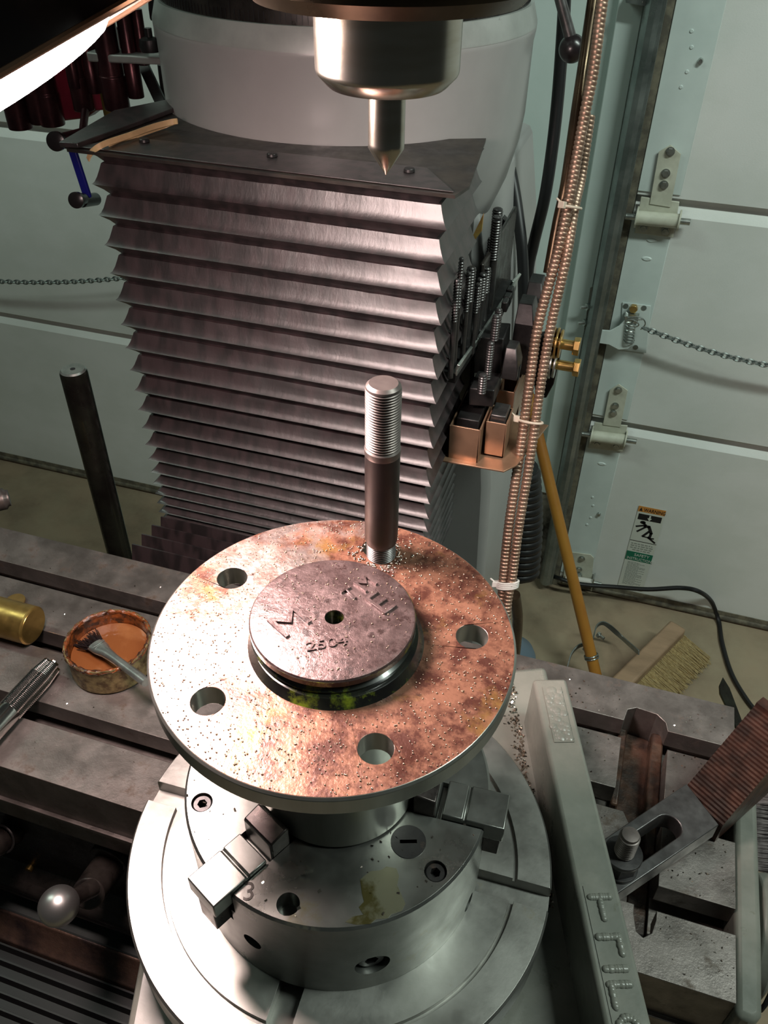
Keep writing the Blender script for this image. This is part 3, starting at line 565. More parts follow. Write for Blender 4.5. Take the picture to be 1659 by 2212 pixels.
for i, a in enumerate(JA):
    a = math.radians(a); u = V(math.cos(a), math.sin(a), 0); v = V(-u.y, u.x, 0)
    ztop = (-.3632, -.3622, -.3632)[i]
    pr = [(.0845, -.3735), (.0845, ztop), (.0660, ztop), (.0660, ztop-.0012), (.0645, ztop-.0012), (.0645, ztop), (.0545, ztop), (.0545, ztop-.007), (.0515, ztop-.007), (.0515, ztop+.008), (.042, ztop+.010), (.0405, ztop+.009), (.0405, -.3735)]
    b = B(); b.prism([AX+u*r+K*z-v*.0096 for r, z in pr], v*.0192); jo = ob('jaw', b, M['chucks'], t, bev=.0006)
    b = B(); b.prism([AX+u*r+K*z-v*.0060 for r, z in ((.0835, -.3735), (.0835, -.392), (.04, -.392), (.04, -.3735))], v*.012); ob('jaw_tongue', b, M['jaw'], t, bev=.0005)
    b = B(); b.prism([AX+u*r+K*z-v*.0098 for r, z in ((.0512, ztop-.006), (.0512, ztop+.0085), (.042, ztop+.0105), (.0403, ztop+.0095), (.0403, ztop-.006))], v*.0196); ob('shaded_jaw_step', b, M['jaw'], t, bev=.0008)  # inner step darkened: shade under the flange put into the colour

# ------------------------------------------------------------------ hub
FZ = -.263
t = thing('wheel_hub', 'round rusty five-hole wheel hub flange clamped in the chuck', 'wheel hub', (AX.x, AX.y, -.362))
b = B(); b.rev([(-.2735, .030), (-.2735, .0757), (-.2725, .0767), (-.2642, .0769), (-.2630, .0759), (-.2630, .0372), (-.2630, .030)], AX, n=160)
cut = B(); HC = []
for k in range(5):
    a = math.radians(18+72*k); c = AX+V(math.cos(a), math.sin(a), 0)*.0585; HC.append(c)
    cut.cyl(c+K*-.28, c+K*-.255, .0068, n=32)
fo = ob('flange_plate', b, M['rust'], t, cut=cut, bev=.0005, ang=30); fo.data.materials.append(M['edge'])
for p_ in fo.data.polygons:
    if abs(p_.normal.z) < .9: p_.material_index = 1
b = B(); b.rev([(-.2632, .0370), (-.2624, .0364), (-.2606, .0352), (-.2592, .0343), (-.2588, .0332), (-.2588, .02)], AX+V(.0018, -.0014, 0), n=96); ob('grease_shade_ring', b, M['groove'], t)  # grease ring set off-centre; its shape and black include the cap's shadow
b = B(); b.rev([(-.2595, .0300), (-.2595, .0340), (-.2575, .0344), (-.2565, .0328), (-.2550, .0328), (-.2543, .0344), (-.2518, .0344), (-.2514, .02)], AX, n=120); cut = B(); cut.cyl(Pz(722, 1333, -.2507)+K*-.02, Pz(722, 1333, -.2507)+K*.01, .0040, n=24); ob('cap_skirt', b, M['groove'], t, ang=30, cut=cut)
b = B(); b.rev([(-.2518, .0300), (-.2518, .0343), (-.2510, .0338), (-.2507, .0328), (-.2507, .01)], AX, n=120); cut = B(); CH = Pz(722, 1333, -.2507); cut.cyl(CH+K*-.02, CH+K*.01, .0040, n=24)
ob('hub_cap', b, M['cap'], t, cut=cut, ang=30)
b = B(); b.rev([(-.3655, .0300), (-.3640, .0390), (-.3200, .0398), (-.2900, .0405), (-.2760, .044), (-.2732, .048)], AX, n=96); ob('hub_barrel', b, M['edge'], t)
zc = -.2507
def tx(txt, p_bot, p_top, name='raised_letter', sx=1., k=1.38, ex=.0008):
    a, e = Pz(*p_bot, zc), Pz(*p_top, zc); up = e-a; r = up.cross(K); b = B(); add_text(b, txt, up.length*k, ex, a+K*.0003, r, up, sx); return ob(name, b, M["cap"], t, bev=.0003)
tx('M', (611, 1384), (568, 1345), sx=1.15); tx('E', (826, 1333), (779, 1297)); tx('T', (757, 1301), (733, 1280), sx=.9); tx('M', (787, 1283), (758, 1262), sx=1.0)
tx('2504', (662, 1408), (657, 1386), name='raised_number', sx=1.3, k=1.2, ex=.0003)

# ------------------------------------------------------------------ stud in the hub
def threads(b, p0, d, r, z0, z1, pitch, depth, n=32):
    k = int((z1-z0)/pitch); pr = []
    for i in range(k): pr += [(z0+i*pitch, r-depth), (z0+(i+.35)*pitch, r), (z0+(i+.6)*pitch, r), (z0+(i+.95)*pitch, r-depth)]
    b.rev(pr, p0, d, n)
SB = Pz(823, 1198, FZ); SB = V(SB.x, SB.y, 0)
b0 = V(SB.x, SB.y, FZ); tz = Py(824, 826, SB.y).z
zth = Py(823, 975, SB.y).z; zlo = Py(822, 1165, SB.y).z
t = thing('wheel_stud', 'tall threaded steel wheel stud standing in the hub flange', 'stud', b0)
sr = .0076
sc_ = 80*(abs((RM.T@np.array([SB.x, SB.y, zth]))[2]))/F/2*.97
sr = sc_
b = B(); b.rev([(zlo-.001, sr*.90), (zlo, sr*.93), (zlo+.001, sr*.985), (zlo+.004, sr), (zth-.003, sr), (zth-.0010, sr)], SB, n=48); ob('shank', b, M['stud'], t)
b = B(); b.rev([(zth-.0010, sr*1.0), (zth, sr*1.03), (zth+.0022, sr*1.03), (zth+.0032, sr*.93)], SB, n=48); ob('collar', b, M['studthread'], t)
b = B(); threads(b, SB, K, sr*.985, zth+.003, tz-.0015, .00128, .0006, 48); b.rev([(tz-.0022, sr*.96), (tz-.0012, sr*.94), (tz, sr*.78), (tz, sr*.1)], SB, n=48); ob('upper_thread', b, M['studthread'], t)
b = B(); threads(b, SB, K, sr*.90, FZ-.009, zlo, .0011, .0005, 48); ob('lower_thread', b, M['bluesteel'], t)

# ------------------------------------------------------------------ clamp set on the right
ZC = -.510
A_, B_, C_, D_ = V(.1068, .3785, ZC), V(.1285, .3530, ZC), V(.0640, .2790, ZC), V(.0435, .3030, ZC)   # far-left, far-right, near-right, near-left
t = thing('slotted_strap_clamp', 'black slotted strap clamp resting on the serrated step block', 'clamp', (.085, .32, ZC-.016))
cen = (A_+B_+C_+D_)/4; du = ((A_+B_)/2-(C_+D_)/2).normalized(); dv = K.cross(du).normalized()
cut = B(); cs, ce = cen-du*.030, cen+du*.0165
pts = [ce+dv*(.0085*math.cos(a))+du*(.0085*math.sin(a)) for a in [math.pi*i/10 for i in range(11)]]+[cs+dv*(-.0085*math.cos(a))-du*(.0085*math.sin(a)) for a in [math.pi*i/10 for i in range(11)]]
cut.prism([p-K*.03 for p in pts], (0, 0, .06))
b = B(); b.prism([p-K*.0155 for p in (A_, B_, C_, D_)], (0, 0, .0155)); ob('clamp_bar', b, M['bluesteel'], t, cut=cut, bev=.0007, ang=30)
NS = Pz(1336, 1872, ZC); NS = V(NS.x, NS.y, 0)
t = thing('clamp_stud', 'threaded clamp stud with flanged hex nut on the strap clamp', 'stud and nut', (NS.x, NS.y, ZC))
b = B(); b.cyl((NS.x, NS.y, ZT-.015), (NS.x, NS.y, ZC+.010), .0056, n=20); threads(b, NS, K, .0064, ZC+.008, ZC+.0375, .0021, .0011, 28); b.rev([(ZC+.0375, .0056), (ZC+.039, .0052), (ZC+.0395, .002)], NS, n=28); ob('threaded_rod', b, M['studthread'], t)
b = B(); b.rev([(ZC, .0118), (ZC+.0028, .0118), (ZC+.0028, .0062)], NS, n=40); ob('washer', b, M['blacksteel'], t, bev=.0004)
b = B(); b.rev([(ZC+.0028, .0108), (ZC+.0135, .0108)], NS, n=6); b.rev([(ZC+.0132, .0112), (ZC+.0155, .0120), (ZC+.0175, .0118), (ZC+.0180, .0064)], NS, n=40); ob('flange_nut', b, M['blacksteel'], t, bev=.0004)
# step block
def step_block():
    t = thing('step_block', 'dark serrated step block supporting the strap clamp at the table end', 'step block', (.125, .40, ZT))
    p0 = (A_+B_)/2-K*.0165; run = V(.135, .418, 0)-V(p0.x, p0.y, 0); Lr = .062; du2 = V(.0305, .043, 0).normalized(); dv2 = K.cross(du2).normalized()
    prof = [(0, ZT), (0, ZC-.0165)]; n = 27; z = ZC-.0165
    prof = [(-.004, ZT), (-.004, ZC-.017)]
    for i in range(n): prof += [(-.004+Lr*i/n, ZC-.006+.048*i/n), (-.004+Lr*(i+1)/n-.0005, ZC-.006+.048*i/n+.0002)]
    prof += [(Lr-.004, ZC+.044), (Lr+.004, ZC+.044), (Lr+.004, ZT)]
    q0 = (A_+B_)/2+V(.0015, .0015, 0)
    b = B(); b.prism([V(q0.x, q0.y, 0)+du2*(x+.004)+K*z-dv2*.0165 for x, z in prof], dv2*.033); ob('serrated_block', b, M['rustblk'], t)
M['rustblk'] = mat('rusty_black_steel', (.13, .060, .045), (.06, .035, .03), .36, .7, scale=60, rvar=.08)
step_block()

# ------------------------------------------------------------------ small things on the table at left
t = thing('brass_bar', 'short thick brass round bar lying on the table at left', 'brass bar', (-.45, .374, ZT))
ec = Pz(72, 1352, ZT+.0165); b = B(); b.rev([(0, .012), (0, .0150), (.0012, .0165), (.14, .0165)], ec, (-1, .0, 0), 48); ob('bar_body', b, M['brass'], t)
b = B(); b.rev([(0, .0146), (-.0004, .0144), (-.0004, .001)], ec, (-1, 0, 0), 48); ob('faced_end', b, M['brass'], t, label='turned end face of the brass bar')
b = B(); c = Pz(34, 1300, ZT+.001); b.cyl(c, c+K*.0022, .0085, n=28); ob('brass_disc', b, M['gold'], bev=.0004, label='thin shiny brass disc lying behind the brass bar', cat='disc')
# can of fluid
CC = Pz(246, 1432, ZT); CC = V(CC.x, CC.y, 0); cr = .0335
t = thing('fluid_can', 'small corroded tin can of brown cutting fluid on the table', 'tin can', (CC.x, CC.y, ZT))
b = B(); zr = ZT+.0285; b.rev([(ZT, .001), (ZT, cr*.95), (ZT+.002, cr), (zr-.002, cr), (zr-.001, cr+.0010), (zr, cr+.0006), (zr, cr-.0006), (zr-.002, cr-.0012)], CC, n=72, caps=False); ob('can_wall', b, M['canout'], t)
b = B(); b.rev([(zr-.0003, cr-.0004), (zr-.002, cr-.0010), (ZT+.004, cr-.0016)], CC, n=72, caps=False)
for v_ in b.b.verts:
    d_ = (v_.co-CC); d_.z = 0
    v_.co -= d_.normalized()*random.uniform(0, .0010)
ob('rusty_inside', b, M['canin'], t)
b = B(); b.cyl(CC+K*(ZT+.003), CC+K*(ZT+.0145), cr-.0022, n=60); ob('cutting_fluid', b, M['oil'], t)
b = B(); b.torus(CC+K*(zr-.0015), K, cr-.0006, .0017, 90, 10)
rc = random.Random(6)
for v_ in b.b.verts: v_.co += V(rc.uniform(-1, 1), rc.uniform(-1, 1), rc.uniform(-1, 1))*.0007
ob('crusted_rim', b, M['canin'], t, ang=60)
# acid brush
a = Pz(300, 1462, ZT+.034); e = Pz(206, 1392, ZT+.022); dd = (a-e).normalized(); side = dd.cross(K).normalized()
t = thing('acid_brush', 'small flux brush with dark bristles and tin handle in the fluid can', 'brush', e)
b = B(); wdt = [(0, .0072, .0030), (.008, .0068, .0034), (.018, .0046, .0042), (.030, .0038, .0038), (.075, .0038, .0038)]; up_ = side.cross(dd)
loops = []
for s_, ww, hh in wdt: loops.append([e+dd*s_+side*(ww*math.cos(q))+up_*(hh*math.sin(q)*.9) for q in [2*math.pi*i/20 for i in range(20)]])
b._hull(loops); ob('tin_handle', b, M['zinc'], t)
b = B(); b.strip([e+dd*.006+up_*.0035, e+dd*.0068+up_*.0035], side, .012, .0004); ob('crimp_line', b, M['galv'], t)
b = B(); rr = random.Random(4)
for i in range(110):
    s0 = rr.uniform(-.0066, .0066); u0 = rr.uniform(-.002, .002); p = e+side*s0+up_*u0; q = p-dd*rr.uniform(.013, .020)+side*(s0*.5+rr.uniform(-.003, .003))+up_*rr.uniform(-.004, .003)-K*.004
    b.tube([p+dd*.001, (p+q)/2+side*rr.uniform(-.001, .001), q], .00035, 4)
ob('bristles', b, M['blackp'], t, kind='stuff')
# tap
a = Pz(112, 1436, ZT+.0095); e = Pz(-38, 1600, ZT+.013); dd = (e-a).normalized(); u_, v_2, _ = basis(dd)
t = thing('thread_tap', 'shiny fluted steel thread tap lying across the table slots', 'tap', a)
b = B(); pr = []; ln = .050; k = 34; R = .0098
def fl(p0, h, r):
    out = []
    for i in range(48):
        q = 2*math.pi*i/48; m_ = 1-.34*max(0, math.cos(4*q))**2.2; out.append(p0+dd*h+(u_*math.cos(q)+v_2*math.sin(q))*r*m_)
    return out
loops = [fl(a, 0, R*.80)]
for i in range(k):
    tp_ = min(1, .84+.16*i/9); loops += [fl(a, .0012+ln*i/k, R*tp_-.0007), fl(a, .0012+ln*(i+.5)/k, R*tp_)]
loops.append(fl(a, .0012+ln, R*.95)); b._hull(loops); ob('fluted_thread', b, M['chrome'], t)
b = B(); b.rev([(ln, R*.9), (ln+.003, R*.95), (ln+.07, R*.95)], a, dd, 40); ob('shank', b, M['chrome'], t)
# knurled handle
a = Pz(20, 1075, ZT+.010); e = a+V(-.12, -.105, 0)
dd = (e-a).normalized(); u_, v_2, _ = basis(dd); b = B(); loops = []; nn = 48
for i in range(60):
    h = .12*i/59; r = .0105*(1 if i > 1 else .75); loops.append([a+dd*h+(u_*math.cos(q)+v_2*math.sin(q))*(r+(.0006 if (j+i) % 2 else 0)) for j, q in enumerate([2*math.pi*j/nn for j in range(nn)])])
b._hull(loops); ob('knurled_handle', b, M['studthread'], ang=80, label='knurled steel handle end poking in at the left edge', cat='handle')
# tall round bar
b0_ = Py(258, 1195, .565); b = B(); ztop = Py(147, 795, .565).z
BB = V(b0_.x, .565, 0)
t = thing('steel_round_bar', 'tall dark steel round bar standing behind the table at left', 'steel bar', (BB.x, BB.y, -.82))
b = B(); b.rev([(-.82, .0128), (ztop-.004, .0128), (ztop-.0015, .0120)], BB, n=48); ob('bar', b, M['bluebar'], t)
b = B(); b.rev([(ztop-.0015, .0120), (ztop, .0105), (ztop, .0020)], BB, n=48); ob('chamfered_end', b, M['chrome2'] if 'chrome2' in M else M['zinc'], t, label='bright machined end face')
b = B(); b.cyl((BB.x, BB.y, ztop-.001), (BB.x, BB.y, ztop+.0002), .0024, n=16); ob('centre_hole', b, M['ink'], t)
t = thing('knee_ledge', 'dark machine ledge carrying the bellows foot and round bar', 'machine ledge', (-.40, .56, -.85))
b = B(); b.box((-.56, .50, -.85), (-.10, .70, -.82)); ob('ledge', b, M['dark'], t, bev=.002)

# ================================================================== clamp kit rack to the right of the bellows
ZR = -.366
t = thing('clamp_kit_rack', 'dark sheet-metal clamp kit rack on the right side of the column', 'tool rack', (-.12, .72, -.50))
r1, r2 = Py(985, 803, .645), Py(1117, 603, .850)
dr = (r2-r1); rd = dr.normalized(); sd = V(rd.y, -rd.x, 0).normalized()
b = B(); b.obox((r1+r2)/2-K*.0015, rd, sd, K, dr.length/2, .0012, .0028); ob('front_rail', b, M['zinc'], t, bev=.0004)
for p, q in (((985, 800), (1028, 740)), ((1103, 618), (1120, 600))):
    a, e = Py(*p, .645 if p[0] < 1000 else .835), Py(*q, .71 if p[0] < 1000 else .855); b = B(); b.strip([a+K*.001, e+K*.001], V(.4, 0, 1), .010, .003); ob('rail_end', b, M['zinc'], t, bev=.0006)
b = B(); b.box((-.1385, .735, -.50), (-.134, .90, -.31)); ob('back_plate', b, M['dark'], t, bev=.002)
b = B(); q0 = r1-sd*.045; b.prism([r1-K*.012, r2-K*.012, r2-sd*.05-K*.012, r1-sd*.05-K*.012], (0, 0, .010)); ob('shelf', b, M['blacksteel'], t)
b = B(); b.prism([Py(*p, .74) for p in ((1022, 508), (1044, 462), (1040, 500), (1012, 537))], (0, .003, 0)); ob('yellow_tag', b, M['yellowtag'], t)
b = B(); b.prism([Py(*p, .90) for p in ((1085, 470), (1102, 488), (1098, 640), (1078, 640))], (0, .012, 0)); ob('upright_plate', b, M['blacksteel'], t, bev=.001)
STD = [(1076, 449, 640, 20, .800, 'tallest'), (1074.5, 466, 644, 19, .770, 'tall'), (1062, 513, 640, 14, .79, 'dark'), (997.5, 556, 770, 11, .650, 'thin'), (1019, 576, 660, 18, .700, ''), (1013.5, 588, 700, 11, .668, ''), (988, 603, 720, 12, .640, ''),
       (1037, 601, 700, 12, .705, ''), (1033, 612, 690, 10, .69, ''), (1044, 590, 680, 16, .725, ''), (1053, 577, 660, 15, .745, '')]
LAB = ['tallest threaded clamping stud at the back of the kit rack', 'long stud with a bright plain shank at the front of the rack', 'short dark stud left of the two tallest studs', 'thin long bolt nearest the bellows edge', 'thick stud second from the bellows in the kit rack', 'thin stud in front of the thick stud in the kit rack',
       'stud half hidden by the bellows lips', 'slim stud in the middle of the kit rack', 'shortest slim stud in the middle of the kit rack', 'medium stud right of the slim pair in the rack', 'medium stud just left of the tall rods']
def depth_at(P): return abs((RM.T@np.array(P))[2])
for (px, py, pb, wpx, y, _k), lb in zip(STD, LAB):
    tp_ = Py(px, py, y); r = wpx*1.2*depth_at(tp_)/F/2; zb = ZR-.012
    t2 = thing('threaded_stud', lb, 'stud', (tp_.x, tp_.y, zb), 'clamping studs in the kit rack')
    o_ = V(tp_.x, tp_.y, 0); zm = tp_.z-(tp_.z-zb)*.42
    b = B(); threads(b, o_, K, r, zm, tp_.z-.001, .0026, .0007, 18); b.rev([(tp_.z-.0022, r*.9), (tp_.z-.001, r*.88), (tp_.z, r*.6), (tp_.z, r*.1)], o_, n=18); ob('upper_thread', b, M['bluesteel'], t2)
    b = B(); b.cyl(o_+K*zb, o_+K*(zm+.0005), r*.94, n=18); ob('shank', b, M['bluesteel'], t2)
def studp(px, py, pb, wpx, y, lb):
    tp_ = Py(px, py, y); bt = Py(px, pb, y); r = wpx*depth_at(tp_)/F/2; t2 = thing('threaded_stud', lb, 'stud', (tp_.x, tp_.y, bt.z), 'short studs in the lower rack')
    o_ = V(tp_.x, tp_.y, 0); b = B(); threads(b, o_, K, r, bt.z-.004, tp_.z-.001, .0026, .0007, 18); b.rev([(tp_.z-.0022, r*.9), (tp_.z-.001, r*.85), (tp_.z, r*.5), (tp_.z, r*.1)], o_, n=18); ob('thread', b, M['bluesteel'], t2)
studp(1078, 666, 700, 17, .725, 'short stud behind another, just below the rack rail'); studp(1073, 680, 728, 19, .705, 'thick short stud standing in the upper dark nut block')
studp(1061, 738, 812, 17, .690, 'bright threaded stud between the two dark nut blocks'); studp(1044, 807, 842, 20, .660, 'short thick stud in the lowest nut block of the rack')
def blk(name, label, cat, front, y, depth, m='blacksteel', group=None, bev=.0012):
    b = B(); b.prism([Py(*p, y) for p in front], (0, depth, 0)); return ob(name, b, M[m], bev=bev, label=label, cat=cat, group=group)
blk('nut_block', 'dark T-nut block under the thick short stud in the rack', 'T-nut block', [(1026, 728), (1088, 732), (1084, 812), (1022, 806)], .715, .035)
blk('nut_block', 'lower dark T-nut block with a short stud above the tan pockets', 'T-nut block', [(1014, 838), (1068, 844), (1064, 880), (1012, 876)], .675, .035)
blk('coupling_nut', 'coupling nut nearest the rail, left of the dark strap clamps', 'nut', [(1083, 652), (1096, 654), (1094, 676), (1081, 674)], .745, .012, group='small nuts on the rack')
blk('coupling_nut', 'coupling nut second along the rail, left of the strap clamps', 'nut', [(1087, 640), (1102, 642), (1100, 664), (1085, 662)], .765, .012, group='small nuts on the rack')
blk('coupling_nut', 'coupling nut farthest up the rail, left of the strap clamps', 'nut', [(1093, 625), (1107, 627), (1105, 650), (1091, 648)], .785, .012, group='small nuts on the rack')
def sclamp(label, px0, py0, px1, py1, y, dep):     # upright strap clamp with chamfered nose, seen end-on
    tl, trr, br, bl = Py(px0, py0, y), Py(px1, py0+3, y), Py(px1-8, py1, y), Py(px0-6, py1, y)
    t2 = thing('strap_clamp', label, 'clamp', bl, 'strap clamps standing in the rack')
    w_ = trr.x-tl.x; h_ = tl.z-bl.z; x0 = bl.x; zb = bl.z; zt_ = tl.z; xx = x0+w_
    b = B(); b._hull([[(x0, y, z), (xx, y, z), (xx, y+dep, z), (x0, y+dep, z)] for z in (zb, zt_-.012)]+[[(x0, y+dep*.35, zt_+.004), (xx-.005, y+dep*.35, zt_+.004), (xx-.005, y+dep, zt_+.004), (x0, y+dep, zt_+.004)]])
    ob('clamp_body', b, M['blacksteel'], t2, bev=.0008)
    b = B(); b.box((xx-.0005, y+dep*.40, zb+.01), (xx+.0006, y+dep*.60, zt_-.030)); ob('clamp_slot', b, M['ink'], t2)
sclamp('tallest dark strap clamp at the back of the rack, beside the conduits', 1121, 625, 1160, 790, .80, .036)
sclamp('big dark strap clamp with reddish nose beside the conduits', 1104, 672, 1146, 805, .745, .034)
sclamp('small strap clamp with a lit pink nose in front of the bigger ones', 1088, 768, 1122, 818, .700, .026)
# sheet-metal pockets with step blocks; their tan is lamp light put into the colour
t = thing('sheet_metal_pocket', 'lamp-tinted sheet-metal tray with pockets at the bottom of the rack', 'tray', Py(1040, 1006, .69))
def open_box(p_fl, p_fr, p_br, y, dep, name='pocket', tk=.0015):
    a, e = Py(*p_fl, y), Py(*p_fr, y); zb = Py(*p_br, y).z; x0, x1, z1 = a.x, e.x, a.z
    b = B(); b.box((x0, y, zb), (x1, y+tk, z1)); b.box((x1-tk, y, zb), (x1, y+dep, z1)); b.box((x0, y, zb), (x0+tk, y+dep, z1)); b.box((x0, y, zb), (x1, y+dep, zb+tk)); b.box((x0, y+dep, zb), (x1, y+dep+tk, z1)); ob(name, b, M['tan'], t, bev=.0003)
    return x0, x1, zb, z1
pa = open_box((972, 918), (1039, 924), (1030, 1004), .655, .075)
pb_ = open_box((1051, 910), (1096, 914), (1090, 990), .670, .030)
pc = open_box((1074, 842), (1112, 848), (1104, 930), .715, .050)
pd = open_box((1084, 818), (1128, 826), (1120, 900), .770, .040)
b = B(); b.prism([Py(*p, .66) for p in ((955, 992), (960, 998), (962, 1002), (955, 1002))], (0, .001, 0)) if False else None
pz_ = Py(1075, 1012, .655).z; x0 = Py(960, 998, .665).x
b.prism([(x0-.004, .648, pz_), (x0+.062, .650, pz_), (x0+.072, .664, pz_), (x0+.090, .745, pz_), (x0-.004, .745, pz_)], (0, 0, .0018)); ob('tray_floor', b, M['tan'], t, bev=.0004)
b = B(); q = pa; b.box((q[0]+.004, .664, q[2]+.004), (q[1]-.004, .690, q[3]+.004)); ob('pocket_block', b, M['blacksteel'], bev=.001, label='dark step block sitting in the near left tan pocket', cat='step block')
b = B(); b.box((q[0]+.005, .700, q[2]+.004), (q[1]-.005, .728, q[3]+.014)); ob('pocket_block', b, M['blacksteel'], bev=.001, label='dark step block behind the first one in the left pocket', cat='step block')
q = pb_; b = B(); b.box((q[0]+.0025, .674, q[2]+.004), (q[1]-.0025, .698, q[3]+.006)); ob('pocket_block', b, M['bluesteel'], bev=.001, label='grey step block filling the small right tan pocket', cat='step block')

# ------------------------------------------------------------------ conduits
def conduit(pts, label, ra=.0053):
    P = [Py(px, py, y) for px, py, y in pts]; P = sm(P, 10); L = [0]
    for a, c in zip(P, P[1:]): L.append(L[-1]+(c-a).length)
    tot = L[-1]; pitch = .0041; n = int(tot/pitch); out = []; rad = []
    import bisect
    def at(s):
        i = min(max(bisect.bisect(L, s)-1, 0), len(P)-2); return P[i].lerp(P[i+1], (s-L[i])/max(1e-9, L[i+1]-L[i]))
    for i in range(n):
        for f, r in ((0, .86), (.12, 1.02), (.30, 1.05), (.70, 1.0), (.88, .90)): out.append(at(min(tot, (i+f)*pitch))); rad.append(ra*r)
    b = B(); b.tube(out, 1, 14, rf=lambda i: rad[i]); ob('flexible_conduit', b, M['copperhose'], ang=60, label=label, cat='conduit', group='ribbed conduits')
conduit([(1311, -30, .86), (1302, 0, .85), (1282, 152, .825), (1262, 253, .81), (1226, 448, .775), (1201, 559, .757), (1163, 700, .735), (1144, 826, .712), (1122, 985, .682), (1099, 1138, .65), (1087, 1260, .632), (1083, 1330, .62), (1086, 1420, .60)], 'ribbed coppery flexible conduit, the left one of the pair', .0049)
conduit([(1275, 250, .850), (1256, 380, .822), (1241, 448, .79), (1223, 559, .757), (1191, 700, .735), (1169, 826, .712), (1146, 985, .682), (1121, 1138, .65), (1107, 1246, .632), (1096, 1306, .62), (1092, 1420, .60)], 'ribbed coppery flexible conduit, the right one of the pair', .0046)
b = B(); b.tube(sm([Py(*p) for p in ((1287, -30, .88), (1281, 0, .875), (1262, 130, .85), (1244, 250, .82), (1222, 400, .79), (1205, 480, .78), (1185, 590, .765))], 6), .0052, 14); ob('smooth_hose', b, M['housing'], label='smooth dark brown hose alongside the top of the conduits', cat='hose')
def tie(c1, c2, label, m='tie', w_=.0035, tail=(-.008, 0, .006)):
    c = (c1+c2)/2; ax = (c1-c2); h = ax.length/2+.0062; d = V(0, -.35, -1).normalized(); u = ax.normalized(); v = d.cross(u).normalized(); t = thing('cable_tie', label, 'cable tie', c, 'cable ties on the conduits')
    path = [c+u*(h*math.cos(a))+v*(.0072*math.sin(a)) for a in [2*math.pi*i/32 for i in range(33)]]; b = B(); [b.tube([p+d*o_ for p in path], .0013, 8) for o_ in ([0] if w_ < .005 else [-.003, -.001, .001, .003])]; ob('strap', b, M[m], t)
    b = B(); q = c+u*(h if u.x < 0 else -h); b.obox(q+V(-.002, -.001, .001), u, v, d, .003, .003, .003); b.tube([q, q+V(*tail)], .0011, 6); ob('tie_head', b, M[m], t, bev=.0005)
tie(Py(1226, 446, .773), Py(1242, 449, .786), 'thin nylon cable tie high on the conduits, below the ball lever')
tie(Py(1134, 908, .696), Py(1158, 912, .696), 'nylon cable tie around the conduits beside the tan tray')
tie(Py(1087, 1262, .631), Py(1106, 1262, .631), 'wide white cable tie low on the conduits beside the hub', 'tiew', .0075)
def hose(pts, r, label, m='black', n=14, name='black_hose', cat='hose'):
    b = B(); b.tube(sm([Py(*p) for p in pts], 8), r, n); return ob(name, b, M[m], label=label, cat=cat)
hose([(1085, 300, 1.02), (1098, 345, 1.0), (1113, 420, .98), (1124, 500, .96), (1129, 560, .95), (1131, 640, .94), (1130, 760, .93)], .0066, 'black hose rising behind the rack, left of the other hose')
hose([(1220, -30, 1.0), (1217, 50, 1.0), (1206, 200, .99), (1193, 320, .98), (1176, 430, .97), (1152, 530, .975), (1140, 600, .975), (1137, 760, .975)], .0068, 'black hose curving down from the black ball lever')
t = thing('quill_lever', 'thin grey lever rod with a black ball at top right', 'lever', Py(1236, 110, .93))
b = B(); b.cyl(Py(1205, -20, .93), Py(1236, 95, .93), .0052, .0060, n=20); ob('rod', b, M['bluesteel'], t)
b = B(); b.ball(Py(1236, 105, .93), .0130, u=32, v=20); ob('ball', b, M['blackp'], t, ang=80)
b = B(); b.cyl(Py(1234, 83, .93), Py(1236, 92, .93), .0085, n=20); ob('ferrule', b, M['blackp'], t)
# bolts on bracket
t = thing('bolt_bracket', 'dark bracket behind the conduits holding two yellow bolts', 'bracket', Py(1190, 820, .82))
b = B(); b.prism([Py(*p, .82) for p in ((1130, 735), (1205, 718), (1214, 722), (1212, 760), (1196, 830), (1180, 860), (1160, 860))], (0, .012, 0)); ob('bracket_plate', b, M['blacksteel'], t, bev=.001)
b = B(); b.box(Py(1120, 760, .83), Py(1165, 800, .87)); ob('bracket_arm', b, M['blacksteel'], t, bev=.001)
def hexbolt(p, label, n_w, r=.0098, gap=.012):
    c = Py(*p, .812); t2 = thing('hex_bolt', label, 'bolt', c, 'yellow zinc bolts in the bracket')
    b = B(); b.cyl(c+V(-.030, 0, 0), c, .0055, n=20); ob('shaft', b, M['gold'], t2)
    b = B(); b.rev([(0, .0085), (.0008, .0095), (.0070, .0098)], c, (1, 0, 0), 6); ob('hex_head', b, M['gold'], t2, bev=.0006)
    for i in range(n_w): b = B(); b.cyl(c+V(-gap-i*.0042, 0, 0), c+V(-gap-.0022-i*.0042, 0, 0), (.0150, .0165, .0165, .0150)[i], n=28); ob('washer', b, M['gold' if n_w > 2 else 'zinc'], t2, bev=.0004)
hexbolt((1238, 747), 'upper yellow hex bolt with stacked washers right of the conduits', 4); hexbolt((1238, 793), 'lower yellow hex bolt right of the conduits', 2, gap=.018)

